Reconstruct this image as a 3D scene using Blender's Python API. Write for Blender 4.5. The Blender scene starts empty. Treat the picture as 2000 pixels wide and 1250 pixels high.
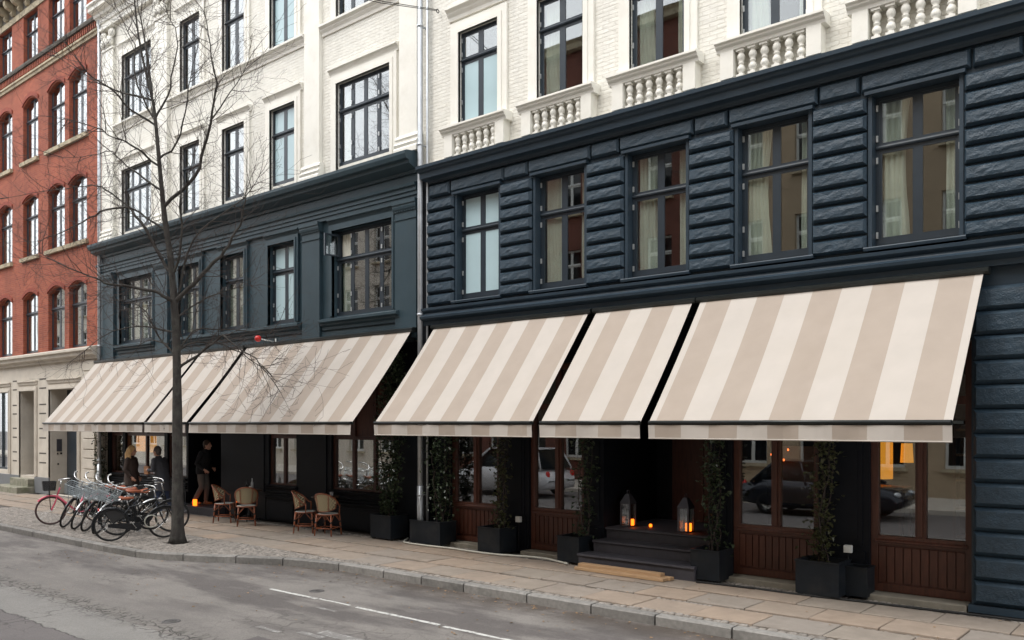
import bpy, bmesh, math, random
from mathutils import Vector, Matrix
R = math.radians
rnd = random.Random(7)
scene = bpy.context.scene
COL = scene.collection

# ------------------------------------------------------------------ camera
cam_d = bpy.data.cameras.new('camera'); cam = bpy.data.objects.new('camera', cam_d); COL.objects.link(cam)
cam.location = (0, -11.70, 2.30); cam.rotation_euler = (R(90), 0, R(40.2))
cam_d.sensor_width = 36; cam_d.lens = 30.18; cam_d.shift_y = 0.1015
cam_d.clip_start = 0.05; cam_d.clip_end = 2000
scene.camera = cam
# ------------------------------------------------------------------ overcast sky
SUN_EL, SUN_AZ = 58, 205          # elevation, compass-like azimuth measured from +Y towards +X
world = bpy.data.worlds.new('World'); scene.world = world; world.use_nodes = True
wn, wl = world.node_tree.nodes, world.node_tree.links
bg = wn['Background']
sky = wn.new('ShaderNodeTexSky'); sky.sky_type = 'NISHITA'; sky.sun_disc = False
sky.sun_elevation = R(SUN_EL); sky.sun_rotation = R(SUN_AZ); sky.air_density = 1.0; sky.dust_density = 3.0; sky.ozone_density = 1.0
hs = wn.new('ShaderNodeHueSaturation'); hs.inputs['Saturation'].default_value = 0.22
cl = wn.new('ShaderNodeMix'); cl.data_type = 'RGBA'; cl.inputs[0].default_value = 0.62
cl.inputs[7].default_value = (8.6, 8.75, 9.0, 1)      # even cloud deck over the clear sky
wl.new(sky.outputs[0], hs.inputs['Color']); wl.new(hs.outputs[0], cl.inputs[6]); wl.new(cl.outputs[2], bg.inputs['Color'])
bg.inputs['Strength'].default_value = 0.15
sun_d = bpy.data.lights.new('sun', 'SUN'); sun = bpy.data.objects.new('sun', sun_d); COL.objects.link(sun)
sun_d.energy = 1.0; sun_d.angle = R(28); sun_d.color = (1.0, 0.96, 0.90)
_e, _a = R(SUN_EL), R(SUN_AZ)
_d = Vector((math.sin(_a) * math.cos(_e), math.cos(_a) * math.cos(_e), math.sin(_e)))
sun.rotation_euler = _d.to_track_quat('Z', 'Y').to_euler()
scene.view_settings.view_transform = 'Standard'; scene.view_settings.look = 'None'
scene.view_settings.exposure = 0.95; scene.view_settings.gamma = 1.0
scene.view_settings.use_curve_mapping = False
scene.cycles.max_bounces = 8; scene.cycles.transparent_max_bounces = 16

# ------------------------------------------------------------------ materials
MATS = {}
def newmat(name):
    m = bpy.data.materials.new(name); m.use_nodes = True
    nt = m.node_tree; MATS[name] = m
    return m, nt.nodes, nt.links, nt.nodes['Principled BSDF']
def coords(n, l, world=False, jitter=True):
    """world position, or object coordinates shifted by a per-object random amount"""
    if world:
        g = n.new('ShaderNodeNewGeometry'); return g.outputs['Position']
    t = n.new('ShaderNodeTexCoord')
    if not jitter: return t.outputs['Object']
    oi = n.new('ShaderNodeObjectInfo'); mu = n.new('ShaderNodeMath'); mu.operation = 'MULTIPLY'; mu.inputs[1].default_value = 57.0
    l.new(oi.outputs['Random'], mu.inputs[0])
    ad = n.new('ShaderNodeVectorMath'); ad.operation = 'ADD'
    l.new(t.outputs['Object'], ad.inputs[0]); l.new(mu.outputs[0], ad.inputs[1])
    return ad.outputs[0]
def noise(n, l, vec, scale, detail=4, rough=.55, stretch=None):
    t = n.new('ShaderNodeTexNoise'); t.inputs['Scale'].default_value = scale
    t.inputs['Detail'].default_value = detail; t.inputs['Roughness'].default_value = rough
    if stretch:
        mp = n.new('ShaderNodeMapping'); mp.inputs['Scale'].default_value = stretch; l.new(vec, mp.inputs[0]); vec = mp.outputs[0]
    l.new(vec, t.inputs['Vector']); return t.outputs['Fac']
def ramp(n, l, fac, stops):
    r = n.new('ShaderNodeValToRGB'); e = r.color_ramp.elements
    while len(e) < len(stops): e.new(0.5)
    for i, (p, c) in enumerate(stops):
        e[i].position = p; e[i].color = (c, c, c, 1) if isinstance(c, (int, float)) else (*c, 1)
    l.new(fac, r.inputs[0]); return r.outputs[0]
def mixc(n, l, fac, a, b, mode='MIX'):
    m = n.new('ShaderNodeMix'); m.data_type = 'RGBA'; m.blend_type = mode
    for s, v in ((0, fac), (6, a), (7, b)):
        if isinstance(v, (int, float)): m.inputs[s].default_value = v
        elif isinstance(v, tuple): m.inputs[s].default_value = (*v, 1) if len(v) == 3 else v
        else: l.new(v, m.inputs[s])
    return m.outputs[2]
def bump(n, l, h, bsdf, dist=.01, strength=1.0, prev=None):
    b = n.new('ShaderNodeBump'); b.inputs['Distance'].default_value = dist; b.inputs['Strength'].default_value = strength
    l.new(h, b.inputs['Height'])
    if prev is not None: l.new(prev, b.inputs['Normal'])
    l.new(b.outputs[0], bsdf.inputs['Normal']); return b.outputs[0]
def simple(name, col, rough=.6, var=.12, scale=6, bscale=60, bdist=.002, metal=0, spec=.5, world=False, dirt=None, rand=0, stretch=None):
    m, n, l, b = newmat(name)
    v = coords(n, l, world)
    f = noise(n, l, v, scale, stretch=stretch)
    lo = tuple(c * (1 - var) for c in col); hi = tuple(min(1, c * (1 + var)) for c in col)
    c = ramp(n, l, f, [(.3, lo), (.7, hi)])
    if dirt:
        dcol, amt, dsc = dirt
        d = ramp(n, l, noise(n, l, v, dsc, 6, .65), [(.48, 0), (.75, amt)])
        c = mixc(n, l, d, c, dcol)
    if rand:
        oi = n.new('ShaderNodeObjectInfo')
        rr = ramp(n, l, oi.outputs['Random'], [(0, 1 - rand), (1, 1 + rand)]) if rand < 0 else None
        mu = n.new('ShaderNodeMapRange'); mu.inputs['To Min'].default_value = 1 - rand; mu.inputs['To Max'].default_value = 1 + rand
        l.new(oi.outputs['Random'], mu.inputs[0])
        c = mixc(n, l, 1.0, c, mu.outputs[0], 'MULTIPLY')
    l.new(c, b.inputs['Base Color'])
    b.inputs['Roughness'].default_value = rough; b.inputs['Metallic'].default_value = metal
    b.inputs['Specular IOR Level'].default_value = spec
    if bdist: bump(n, l, noise(n, l, v, bscale, 5, .6), b, bdist)
    return m
def brick_mat(name, col, col2, mortar, relief=.006, painted=False, dirt=.25, bump_s=1.0):
    m, n, l, b = newmat(name)
    pos = coords(n, l, True)
    sx = n.new('ShaderNodeSeparateXYZ'); l.new(pos, sx.inputs[0])
    su = n.new('ShaderNodeMath'); su.operation = 'ADD'; l.new(sx.outputs[0], su.inputs[0]); l.new(sx.outputs[1], su.inputs[1])
    cx = n.new('ShaderNodeCombineXYZ'); l.new(su.outputs[0], cx.inputs[0]); l.new(sx.outputs[2], cx.inputs[1])
    wob = noise(n, l, pos, 9, 2); wv = n.new('ShaderNodeVectorMath'); wv.operation = 'MULTIPLY_ADD'
    cw = n.new('ShaderNodeCombineXYZ'); l.new(wob, cw.inputs[0]); l.new(wob, cw.inputs[1]); l.new(cw.outputs[0], wv.inputs[0])
    wv.inputs[1].default_value = (.012, .012, 0); l.new(cx.outputs[0], wv.inputs[2])
    bt = n.new('ShaderNodeTexBrick'); l.new(wv.outputs[0], bt.inputs['Vector'])
    for k, v in (('Scale', 1.0), ('Brick Width', .24), ('Row Height', .067), ('Mortar Size', .007), ('Mortar Smooth', .35), ('Bias', 0)): bt.inputs[k].default_value = v
    bt.inputs['Color1'].default_value = (*col, 1); bt.inputs['Color2'].default_value = (*col2, 1); bt.inputs['Mortar'].default_value = (*mortar, 1)
    big = ramp(n, l, noise(n, l, pos, .55, 6, .6), [(.3, 1 - dirt), (.7, 1.0 + dirt * .35)])
    fine = ramp(n, l, noise(n, l, pos, 7, 5, .65), [(.25, .9), (.75, 1.07)])
    run = ramp(n, l, noise(n, l, pos, 1.4, 6, .6, stretch=(2.2, 1, .22)), [(.50, 1.0), (.78, 1 - dirt*.8)])
    fine = mixc(n, l, 1.0, fine, run, 'MULTIPLY')
    c = mixc(n, l, 1.0, bt.outputs['Color'], big, 'MULTIPLY'); c = mixc(n, l, 1.0, c, fine, 'MULTIPLY')
    l.new(c, b.inputs['Base Color']); b.inputs['Roughness'].default_value = .55 if painted else .85
    inv = n.new('ShaderNodeMath'); inv.operation = 'SUBTRACT'; inv.inputs[0].default_value = 1; l.new(bt.outputs['Fac'], inv.inputs[1])
    rowvar = noise(n, l, cx.outputs[0], 14, 1, stretch=(.35, 1.1, 1))
    addn = n.new('ShaderNodeMath'); addn.operation = 'MULTIPLY_ADD'; l.new(rowvar, addn.inputs[0]); addn.inputs[1].default_value = 1.3; l.new(inv.outputs[0], addn.inputs[2])
    p = bump(n, l, addn.outputs[0], b, relief, bump_s)
    bump(n, l, noise(n, l, pos, 70, 4, .6), b, .003, .8, p)
    return m

CREAM = (.80, .785, .72)
brick_mat('white_painted_brick', (.80, .785, .72), (.77, .75, .68), (.745, .72, .645), .006, True, .10)
simple('cream_stucco', CREAM, .55, .05, 1.6, 45, .0015, world=True, dirt=((.50, .46, .36), .22, 3.0))
brick_mat('red_brick', (.385, .098, .048), (.30, .068, .036), (.33, .135, .088), .008, False, .36)
brick_mat('far_brick', (.17, .055, .036), (.14, .045, .03), (.16, .08, .06), .004, False, .3)
simple('red_brick_rubbed', (.24, .05, .028), .85, .2, 14, 60, .003, world=True)
simple('sandstone_trim', (.42, .36, .25), .85, .2, 5, 50, .004, world=True, dirt=((.12, .10, .08), .6, 4))
simple('black_stained_cornice', (.10, .09, .075), .85, .3, 6, 50, .004, world=True)
simple('limestone_render', (.56, .515, .445), .8, .08, 2.2, 60, .002, world=True, dirt=((.36, .31, .25), .45, 1.6))
simple('grey_plinth_paint', (.17, .18, .19), .7, .12, 3, 50, .002, world=True, dirt=((.08, .08, .075), .5, 3))
simple('mossy_step_stone', (.24, .23, .18), .9, .25, 8, 50, .005, dirt=((.07, .10, .03), .8, 3))
simple('dark_green_paint', (.027, .050, .064), .45, .12, 1.5, 60, .002, world=True, dirt=((.045, .066, .074), .4, 2.5), spec=.35)
simple('navy_paint', (.025, .042, .060), .42, .12, 1.5, 60, .002, world=True, dirt=((.042, .056, .068), .4, 2.5), spec=.35)
simple('joinery_paint', (.024, .034, .045), .32, .1, 6, 80, .0006)
simple('black_paint', (.0045, .006, .0095), .55, .2, 3, 60, .0015, world=True, spec=.22)
simple('steel_hinge', (.62, .64, .64), .35, .05, 10, 0, 0, metal=.6)
simple('zinc_pipe', (.50, .53, .56), .42, .12, 5, 40, .001, metal=.55, dirt=((.30, .30, .29), .4, 6))
simple('frosted_pane', (.42, .56, .60), .16, .04, 1.2, 0, 0)
simple('curtain_cloth', (.78, .78, .69), .9, .08, 5, 90, .001)
simple('grey_curtain', (.50, .48, .40), .9, .12, 5, 90, .001)
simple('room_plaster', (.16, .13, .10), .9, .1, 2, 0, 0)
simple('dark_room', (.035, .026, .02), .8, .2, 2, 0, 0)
simple('brown_wood', (.075, .026, .016), .45, .3, 4, 70, .001, stretch=(8, 8, 1), rand=.12)
simple('dark_brown_wood', (.062, .022, .015), .45, .3, 4, 70, .001, stretch=(8, 8, 1))
simple('awning_cream', (.455, .416, .376), .85, .035, 3, 400, .0008, world=True, dirt=((.44, .395, .34), .4, 1.1))
simple('awning_beige', (.345, .290, .242), .85, .04, 3, 400, .0008, world=True, dirt=((.32, .262, .21), .4, 1.1))
simple('awning_metal', (.018, .022, .022), .35, .1, 6, 0, 0, metal=.3)
simple('granite_kerb', (.23, .22, .205), .85, .16, 18, 120, .004, rand=.16, dirt=((.07, .07, .065), .65, 2.2))
simple('granite_steps', (.045, .043, .052), .6, .15, 14, 80, .003)
simple('threshold_stone', (.22, .20, .16), .85, .15, 8, 80, .003)
simple('cobble_granite', (.245, .22, .195), .8, .35, 9, 60, .006, world=True, dirt=((.10, .095, .085), .6, 3))
simple('joint_grit', (.085, .075, .065), .95, .3, 20, 100, .006, world=True)
simple('bark', (.044, .039, .035), .9, .45, 14, 34, .02, world=True, stretch=(1, 1, .3), dirt=((.095, .098, .082), .6, 7))
simple('twig_bark', (.045, .033, .029), .85, .3, 12, 0, 0, world=True)
simple('planter_paint', (.009, .012, .016), .5, .2, 5, 60, .0015, dirt=((.035, .034, .032), .5, 4), spec=.25)
simple('potting_soil', (.03, .022, .016), .95, .3, 20, 40, .01)
simple('fresh_timber', (.40, .255, .14), .7, .12, 3, 40, .001, stretch=(1, 14, 14), rand=.1)
simple('white_plastic', (.62, .64, .62), .4, .05, 5, 0, 0)
simple('hose_plastic', (.48, .47, .41), .45, .1, 5, 0, 0)
simple('red_plastic', (.62, .02, .015), .2, .05, 5, 0, 0)
simple('rattan', (.24, .070, .028), .38, .25, 30, 80, .001, rand=.15)
simple('rattan_wrap', (.02, .015, .012), .5, .2, 30, 0, 0)
simple('seat_mesh', (.42, .43, .40), .7, .08, 40, 150, .001)
simple('black_iron', (.012, .012, .013), .45, .2, 10, 40, .001, metal=.4)
simple('table_top', (.07, .045, .032), .35, .2, 6, 0, 0)
simple('rubber', (.012, .012, .012), .75, .15, 20, 0, 0)
simple('pink_rubber', (.06, .03, .03), .7, .15, 20, 0, 0)
simple('alloy', (.66, .67, .67), .25, .05, 20, 0, 0, metal=.95)
simple('wire_steel', (.46, .52, .55), .35, .08, 20, 0, 0, metal=.7)
simple('pink_enamel', (.78, .13, .20), .25, .06, 8, 0, 0)
simple('black_enamel', (.010, .012, .015), .22, .1, 8, 0, 0)
simple('tan_leather', (.30, .085, .04), .45, .2, 12, 60, .001)
simple('black_leather', (.015, .014, .014), .5, .2, 12, 0, 0)
simple('skin', (.56, .31, .22), .5, .06, 10, 0, 0)
simple('blonde_hair', (.80, .52, .24), .5, .3, 10, 60, .006, stretch=(8, 8, .6))
simple('grey_hair', (.10, .085, .075), .6, .25, 20, 60, .004)
simple('brown_hair', (.05, .028, .018), .6, .25, 20, 60, .004)
simple('brown_coat', (.050, .034, .028), .85, .12, 12, 150, .002)
simple('grey_coat', (.050, .052, .062), .85, .12, 12, 150, .002)
simple('black_sweater', (.012, .012, .015), .9, .15, 12, 120, .002)
simple('grey_trousers', (.14, .125, .115), .85, .12, 10, 120, .002)
simple('denim', (.030, .048, .10), .85, .2, 14, 150, .002)
simple('white_shoe', (.65, .65, .63), .5, .05, 10, 0, 0)
simple('tan_shoe', (.28, .15, .08), .6, .1, 10, 0, 0)
simple('brown_paper', (.42, .22, .12), .7, .08, 8, 0, 0)
simple('lantern_metal', (.10, .10, .115), .4, .1, 10, 0, 0, metal=.7)
simple('white_car_paint', (.72, .72, .74), .18, .02, 3, 0, 0)
simple('dark_car_paint', (.018, .022, .032), .15, .05, 3, 0, 0, metal=.3)
simple('car_glass', (.008, .010, .012), .05, .05, 3, 0, 0)
simple('beige_render_far', (.40, .31, .21), .8, .08, 1, 0, 0, world=True)
simple('iron_cover', (.085, .08, .078), .6, .2, 20, 60, .004)
simple('fallen_leaf', (.24, .155, .085), .8, .6, 3, 0, 0, world=True)
simple('printed_ink', (.06, .04, .03), .8, .1, 10, 0, 0)

def leaf_mat(name, a, b):
    m, n, l, bs = newmat(name)
    v = coords(n, l, True)
    c = ramp(n, l, noise(n, l, v, 23, 2), [(.3, a), (.7, b)])
    l.new(c, bs.inputs['Base Color']); bs.inputs['Roughness'].default_value = .38
    return m
leaf_mat('ivy_leaf', (.020, .036, .020), (.060, .082, .040))
leaf_mat('olive_leaf', (.035, .045, .020), (.10, .10, .045))
def emit(name, col, s):
    m, n, l, b = newmat(name)
    b.inputs['Base Color'].default_value = (*col, 1); b.inputs['Emission Color'].default_value = (*col, 1); b.inputs['Emission Strength'].default_value = s
    return m
emit('candle_glow', (1.0, .15, .008), 2.0)
emit('lamp_shade_lit', (.95, .36, .03), .62)
emit('string_bulb', (1.0, .16, .03), 3.0)
def glass(name, ior=.13, tint=(.82, .86, .85), wav=.03):
    m, n, l, b = newmat(name); n.remove(b); out = n['Material Output']
    tr = n.new('ShaderNodeBsdfTransparent'); tr.inputs[0].default_value = (*tint, 1)
    gl = n.new('ShaderNodeBsdfGlossy'); gl.inputs['Roughness'].default_value = .012; gl.inputs[0].default_value = (.95, .96, .97, 1)
    lw = n.new('ShaderNodeLayerWeight'); lw.inputs[0].default_value = .5          # double glazing: reflectance rises with obliqueness
    pw = n.new('ShaderNodeMath'); pw.operation = 'POWER'; pw.inputs[1].default_value = 2.0; l.new(lw.outputs['Facing'], pw.inputs[0])
    fr = n.new('ShaderNodeMath'); fr.operation = 'MULTIPLY_ADD'; l.new(pw.outputs[0], fr.inputs[0]); fr.inputs[1].default_value = .9 - ior; fr.inputs[2].default_value = ior
    v = coords(n, l, True); bp = n.new('ShaderNodeBump'); bp.inputs['Distance'].default_value = .004; bp.inputs['Strength'].default_value = wav
    l.new(noise(n, l, v, 2.2, 1), bp.inputs['Height']); l.new(bp.outputs[0], gl.inputs['Normal'])
    mx = n.new('ShaderNodeMixShader'); l.new(fr.outputs[0], mx.inputs[0]); l.new(tr.outputs[0], mx.inputs[1]); l.new(gl.outputs[0], mx.inputs[2])
    l.new(mx.outputs[0], out.inputs['Surface']); return m
glass('window_glass'); glass('door_glass', .17, (.75, .78, .78), .05)

def rock_mat(name, col):
    m, n, l, b = newmat(name)
    v = coords(n, l)
    f = noise(n, l, v, 7, 6, .62)
    c = ramp(n, l, f, [(.3, tuple(x * .85 for x in col)), (.72, tuple(x * 1.25 for x in col))])
    l.new(c, b.inputs['Base Color']); b.inputs['Roughness'].default_value = .42; b.inputs['Specular IOR Level'].default_value = .5
    p = bump(n, l, noise(n, l, v, 16, 6, .65), b, .016, .8)
    bump(n, l, noise(n, l, v, 55, 4, .6), b, .007, .9, p)
rock_mat('rock_faced_navy', (.020, .040, .060))

def slab_mat():
    m, n, l, b = newmat('paving_slab')
    v = coords(n, l); pos = coords(n, l, True)
    oi = n.new('ShaderNodeObjectInfo')
    base = ramp(n, l, oi.outputs['Random'], [(0, (.265, .228, .190)), (.35, (.285, .232, .186)), (.6, (.315, .242, .184)), (.85, (.255, .224, .194)), (1, (.30, .235, .178))])
    f = ramp(n, l, noise(n, l, v, 5, 6, .65), [(.3, .84), (.7, 1.10)])
    c = mixc(n, l, 1.0, base, f, 'MULTIPLY')
    st = ramp(n, l, noise(n, l, pos, 1.3, 7, .7), [(.50, 0), (.72, .55)])
    c = mixc(n, l, st, c, (.17, .14, .115))
    sp = ramp(n, l, noise(n, l, v, 160, 2, .5), [(.62, 0), (.70, .35)])
    c = mixc(n, l, sp, c, (.16, .14, .12))
    l.new(c, b.inputs['Base Color']); b.inputs['Roughness'].default_value = .8
    bump(n, l, noise(n, l, v, 60, 6, .65), b, .003, 1)
slab_mat()

def asphalt_mat():
    m, n, l, b = newmat('worn_asphalt')
    pos = coords(n, l, True)
    sx = n.new('ShaderNodeSeparateXYZ'); l.new(pos, sx.inputs[0])
    def math_(op, a, c_=None, d=None):
        q = n.new('ShaderNodeMath'); q.operation = op
        for i, w in enumerate((a, c_, d)):
            if w is None: continue
            if isinstance(w, (int, float)): q.inputs[i].default_value = w
            else: l.new(w, q.inputs[i])
        return q.outputs[0]
    agg = ramp(n, l, noise(n, l, pos, 60, 6, .8), [(.25, .62), (.75, 1.38)])
    mid = ramp(n, l, noise(n, l, pos, 1.1, 8, .62), [(.28, .80), (.72, 1.15)])
    wobble = math_('MULTIPLY_ADD', noise(n, l, pos, 1.6, 5, .6), .34, -.17)
    yy = math_('ADD', sx.outputs[1], wobble)
    # three lanes of resurfacing, the middle strip a paler trench reinstatement
    band = math_('MULTIPLY', math_('GREATER_THAN', yy, -7.43), math_('LESS_THAN', yy, -6.70))
    far = math_('LESS_THAN', yy, -7.43)
    c = mixc(n, l, band, (.205, .190, .175), (.238, .228, .213))
    c = mixc(n, l, far, c, (.150, .136, .132))
    pb = math_('MULTIPLY', math_('MULTIPLY', math_('GREATER_THAN', math_('ADD', sx.outputs[0], wobble), -8.5), math_('LESS_THAN', math_('ADD', sx.outputs[0], wobble), -6.5)), math_('MULTIPLY', math_('LESS_THAN', yy, -6.02), math_('GREATER_THAN', yy, -6.70)))
    c = mixc(n, l, pb, c, (.120, .108, .106))
    # oil and damp staining along the parking lane
    st = noise(n, l, pos, .8, 7, .66, stretch=(.55, 1.7, 1))
    lane = math_('MULTIPLY', ramp(n, l, yy, [(0, 0), (1, 0)]), 1) if False else None
    near = n.new('ShaderNodeMapRange'); near.interpolation_type = 'SMOOTHSTEP'
    near.inputs['From Min'].default_value = -6.9; near.inputs['From Max'].default_value = -5.0; l.new(yy, near.inputs[0])
    stf = math_('MULTIPLY', ramp(n, l, st, [(.44, 0), (.57, .9)]), near.outputs[0])
    c = mixc(n, l, stf, c, (.105, .094, .090))
    # gutter grime beside the kerb
    g2 = n.new('ShaderNodeMapRange'); g2.interpolation_type = 'SMOOTHSTEP'
    g2.inputs['From Min'].default_value = -3.55; g2.inputs['From Max'].default_value = -2.75; l.new(yy, g2.inputs[0])
    gf = math_('MULTIPLY', g2.outputs[0], ramp(n, l, noise(n, l, pos, 1.7, 6, .7), [(.32, .15), (.55, 1.0)]))
    c = mixc(n, l, gf, c, (.075, .060, .050))
    c = mixc(n, l, 1.0, c, agg, 'MULTIPLY'); c = mixc(n, l, 1.0, c, mid, 'MULTIPLY')
    # crazed cracks: thick along the trench edge, fine elsewhere
    dv = n.new('ShaderNodeVectorMath'); dv.operation = 'MULTIPLY_ADD'
    nz = n.new('ShaderNodeTexNoise'); nz.inputs['Scale'].default_value = 2.6; nz.inputs['Detail'].default_value = 5; l.new(pos, nz.inputs['Vector'])
    l.new(nz.outputs['Color'], dv.inputs[0]); dv.inputs[1].default_value = (.55, .55, 0); l.new(pos, dv.inputs[2])
    vo = n.new('ShaderNodeTexVoronoi'); vo.feature = 'DISTANCE_TO_EDGE'; vo.inputs['Scale'].default_value = 3.2; l.new(dv.outputs[0], vo.inputs['Vector'])
    crack = ramp(n, l, vo.outputs['Distance'], [(.0, 1), (.045, 0)])
    seam = n.new('ShaderNodeMapRange'); seam.interpolation_type = 'SMOOTHSTEP'
    seam.inputs['From Min'].default_value = .34; seam.inputs['From Max'].default_value = .03
    l.new(math_('ABSOLUTE', math_('ADD', yy, 6.62)), seam.inputs[0])
    vo2 = n.new('ShaderNodeTexVoronoi'); vo2.feature = 'DISTANCE_TO_EDGE'; vo2.inputs['Scale'].default_value = 7.5; l.new(dv.outputs[0], vo2.inputs['Vector'])
    crack2 = ramp(n, l, vo2.outputs['Distance'], [(.0, 1), (.10, 0)])
    patch = ramp(n, l, noise(n, l, pos, .45, 3), [(.56, 0), (.66, .55)])
    edge = ramp(n, l, math_('ABSOLUTE', math_('ADD', yy, 7.43)), [(.0, 1), (.018, 0)])
    cf = math_('MAXIMUM', math_('MULTIPLY', crack, patch), math_('MULTIPLY', crack2, seam.outputs[0]))
    cf = math_('MAXIMUM', cf, math_('MULTIPLY', edge, .8))
    c = mixc(n, l, cf, c, (.030, .027, .024))
    pale = math_('MULTIPLY', seam.outputs[0], ramp(n, l, noise(n, l, pos, 5, 4, .7), [(.5, 0), (.65, .5)]))
    c = mixc(n, l, pale, c, (.20, .19, .165))
    l.new(c, b.inputs['Base Color'])
    l.new(ramp(n, l, noise(n, l, pos, 1.1, 5), [(.3, .68), (.7, .9)]), b.inputs['Roughness'])
    h = math_('SUBTRACT', noise(n, l, pos, 110, 3, .7), math_('MULTIPLY', cf, 1.6))
    p = bump(n, l, h, b, .006, 1)
    bump(n, l, noise(n, l, pos, 1.8, 4), b, .03, .6, p)
asphalt_mat()
def paint_mat(name, lo, hi, amt):
    m, n, l, b = newmat(name)
    pos = coords(n, l, True)
    f = ramp(n, l, noise(n, l, pos, 9, 8, .75), [(lo, 0), (hi, amt)])
    ag = ramp(n, l, noise(n, l, pos, 85, 4, .7), [(.25, .75), (.75, 1.2)])
    c = mixc(n, l, f, (.21, .20, .19), (.64, .64, .61)); c = mixc(n, l, 1.0, c, ag, 'MULTIPLY')
    l.new(c, b.inputs['Base Color']); b.inputs['Roughness'].default_value = .75
    bump(n, l, noise(n, l, pos, 110, 3, .7), b, .004)
paint_mat('worn_road_paint', .38, .48, .92); paint_mat('ghost_road_paint', .50, .66, .6)
def weave_mat():
    m, n, l, b = newmat('rattan_weave')
    t = n.new('ShaderNodeTexCoord'); sx = n.new('ShaderNodeSeparateXYZ'); l.new(t.outputs['Object'], sx.inputs[0])
    w = n.new('ShaderNodeTexWave'); w.bands_direction = 'DIAGONAL'; w.inputs['Scale'].default_value = 15; w.inputs['Distortion'].default_value = 0
    ab = n.new('ShaderNodeMath'); ab.operation = 'PINGPONG'; ab.inputs[1].default_value = .04; l.new(sx.outputs[2], ab.inputs[0])
    cb = n.new('ShaderNodeCombineXYZ'); l.new(ab.outputs[0], cb.inputs[0]); l.new(sx.outputs[1], cb.inputs[2]); l.new(cb.outputs[0], w.inputs['Vector'])
    c = ramp(n, l, w.outputs['Fac'], [(.40, (.045, .032, .018)), (.55, (.52, .44, .27))])
    l.new(c, b.inputs['Base Color']); b.inputs['Roughness'].default_value = .55
    bump(n, l, w.outputs['Fac'], b, .002)
weave_mat()
M = MATS

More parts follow.
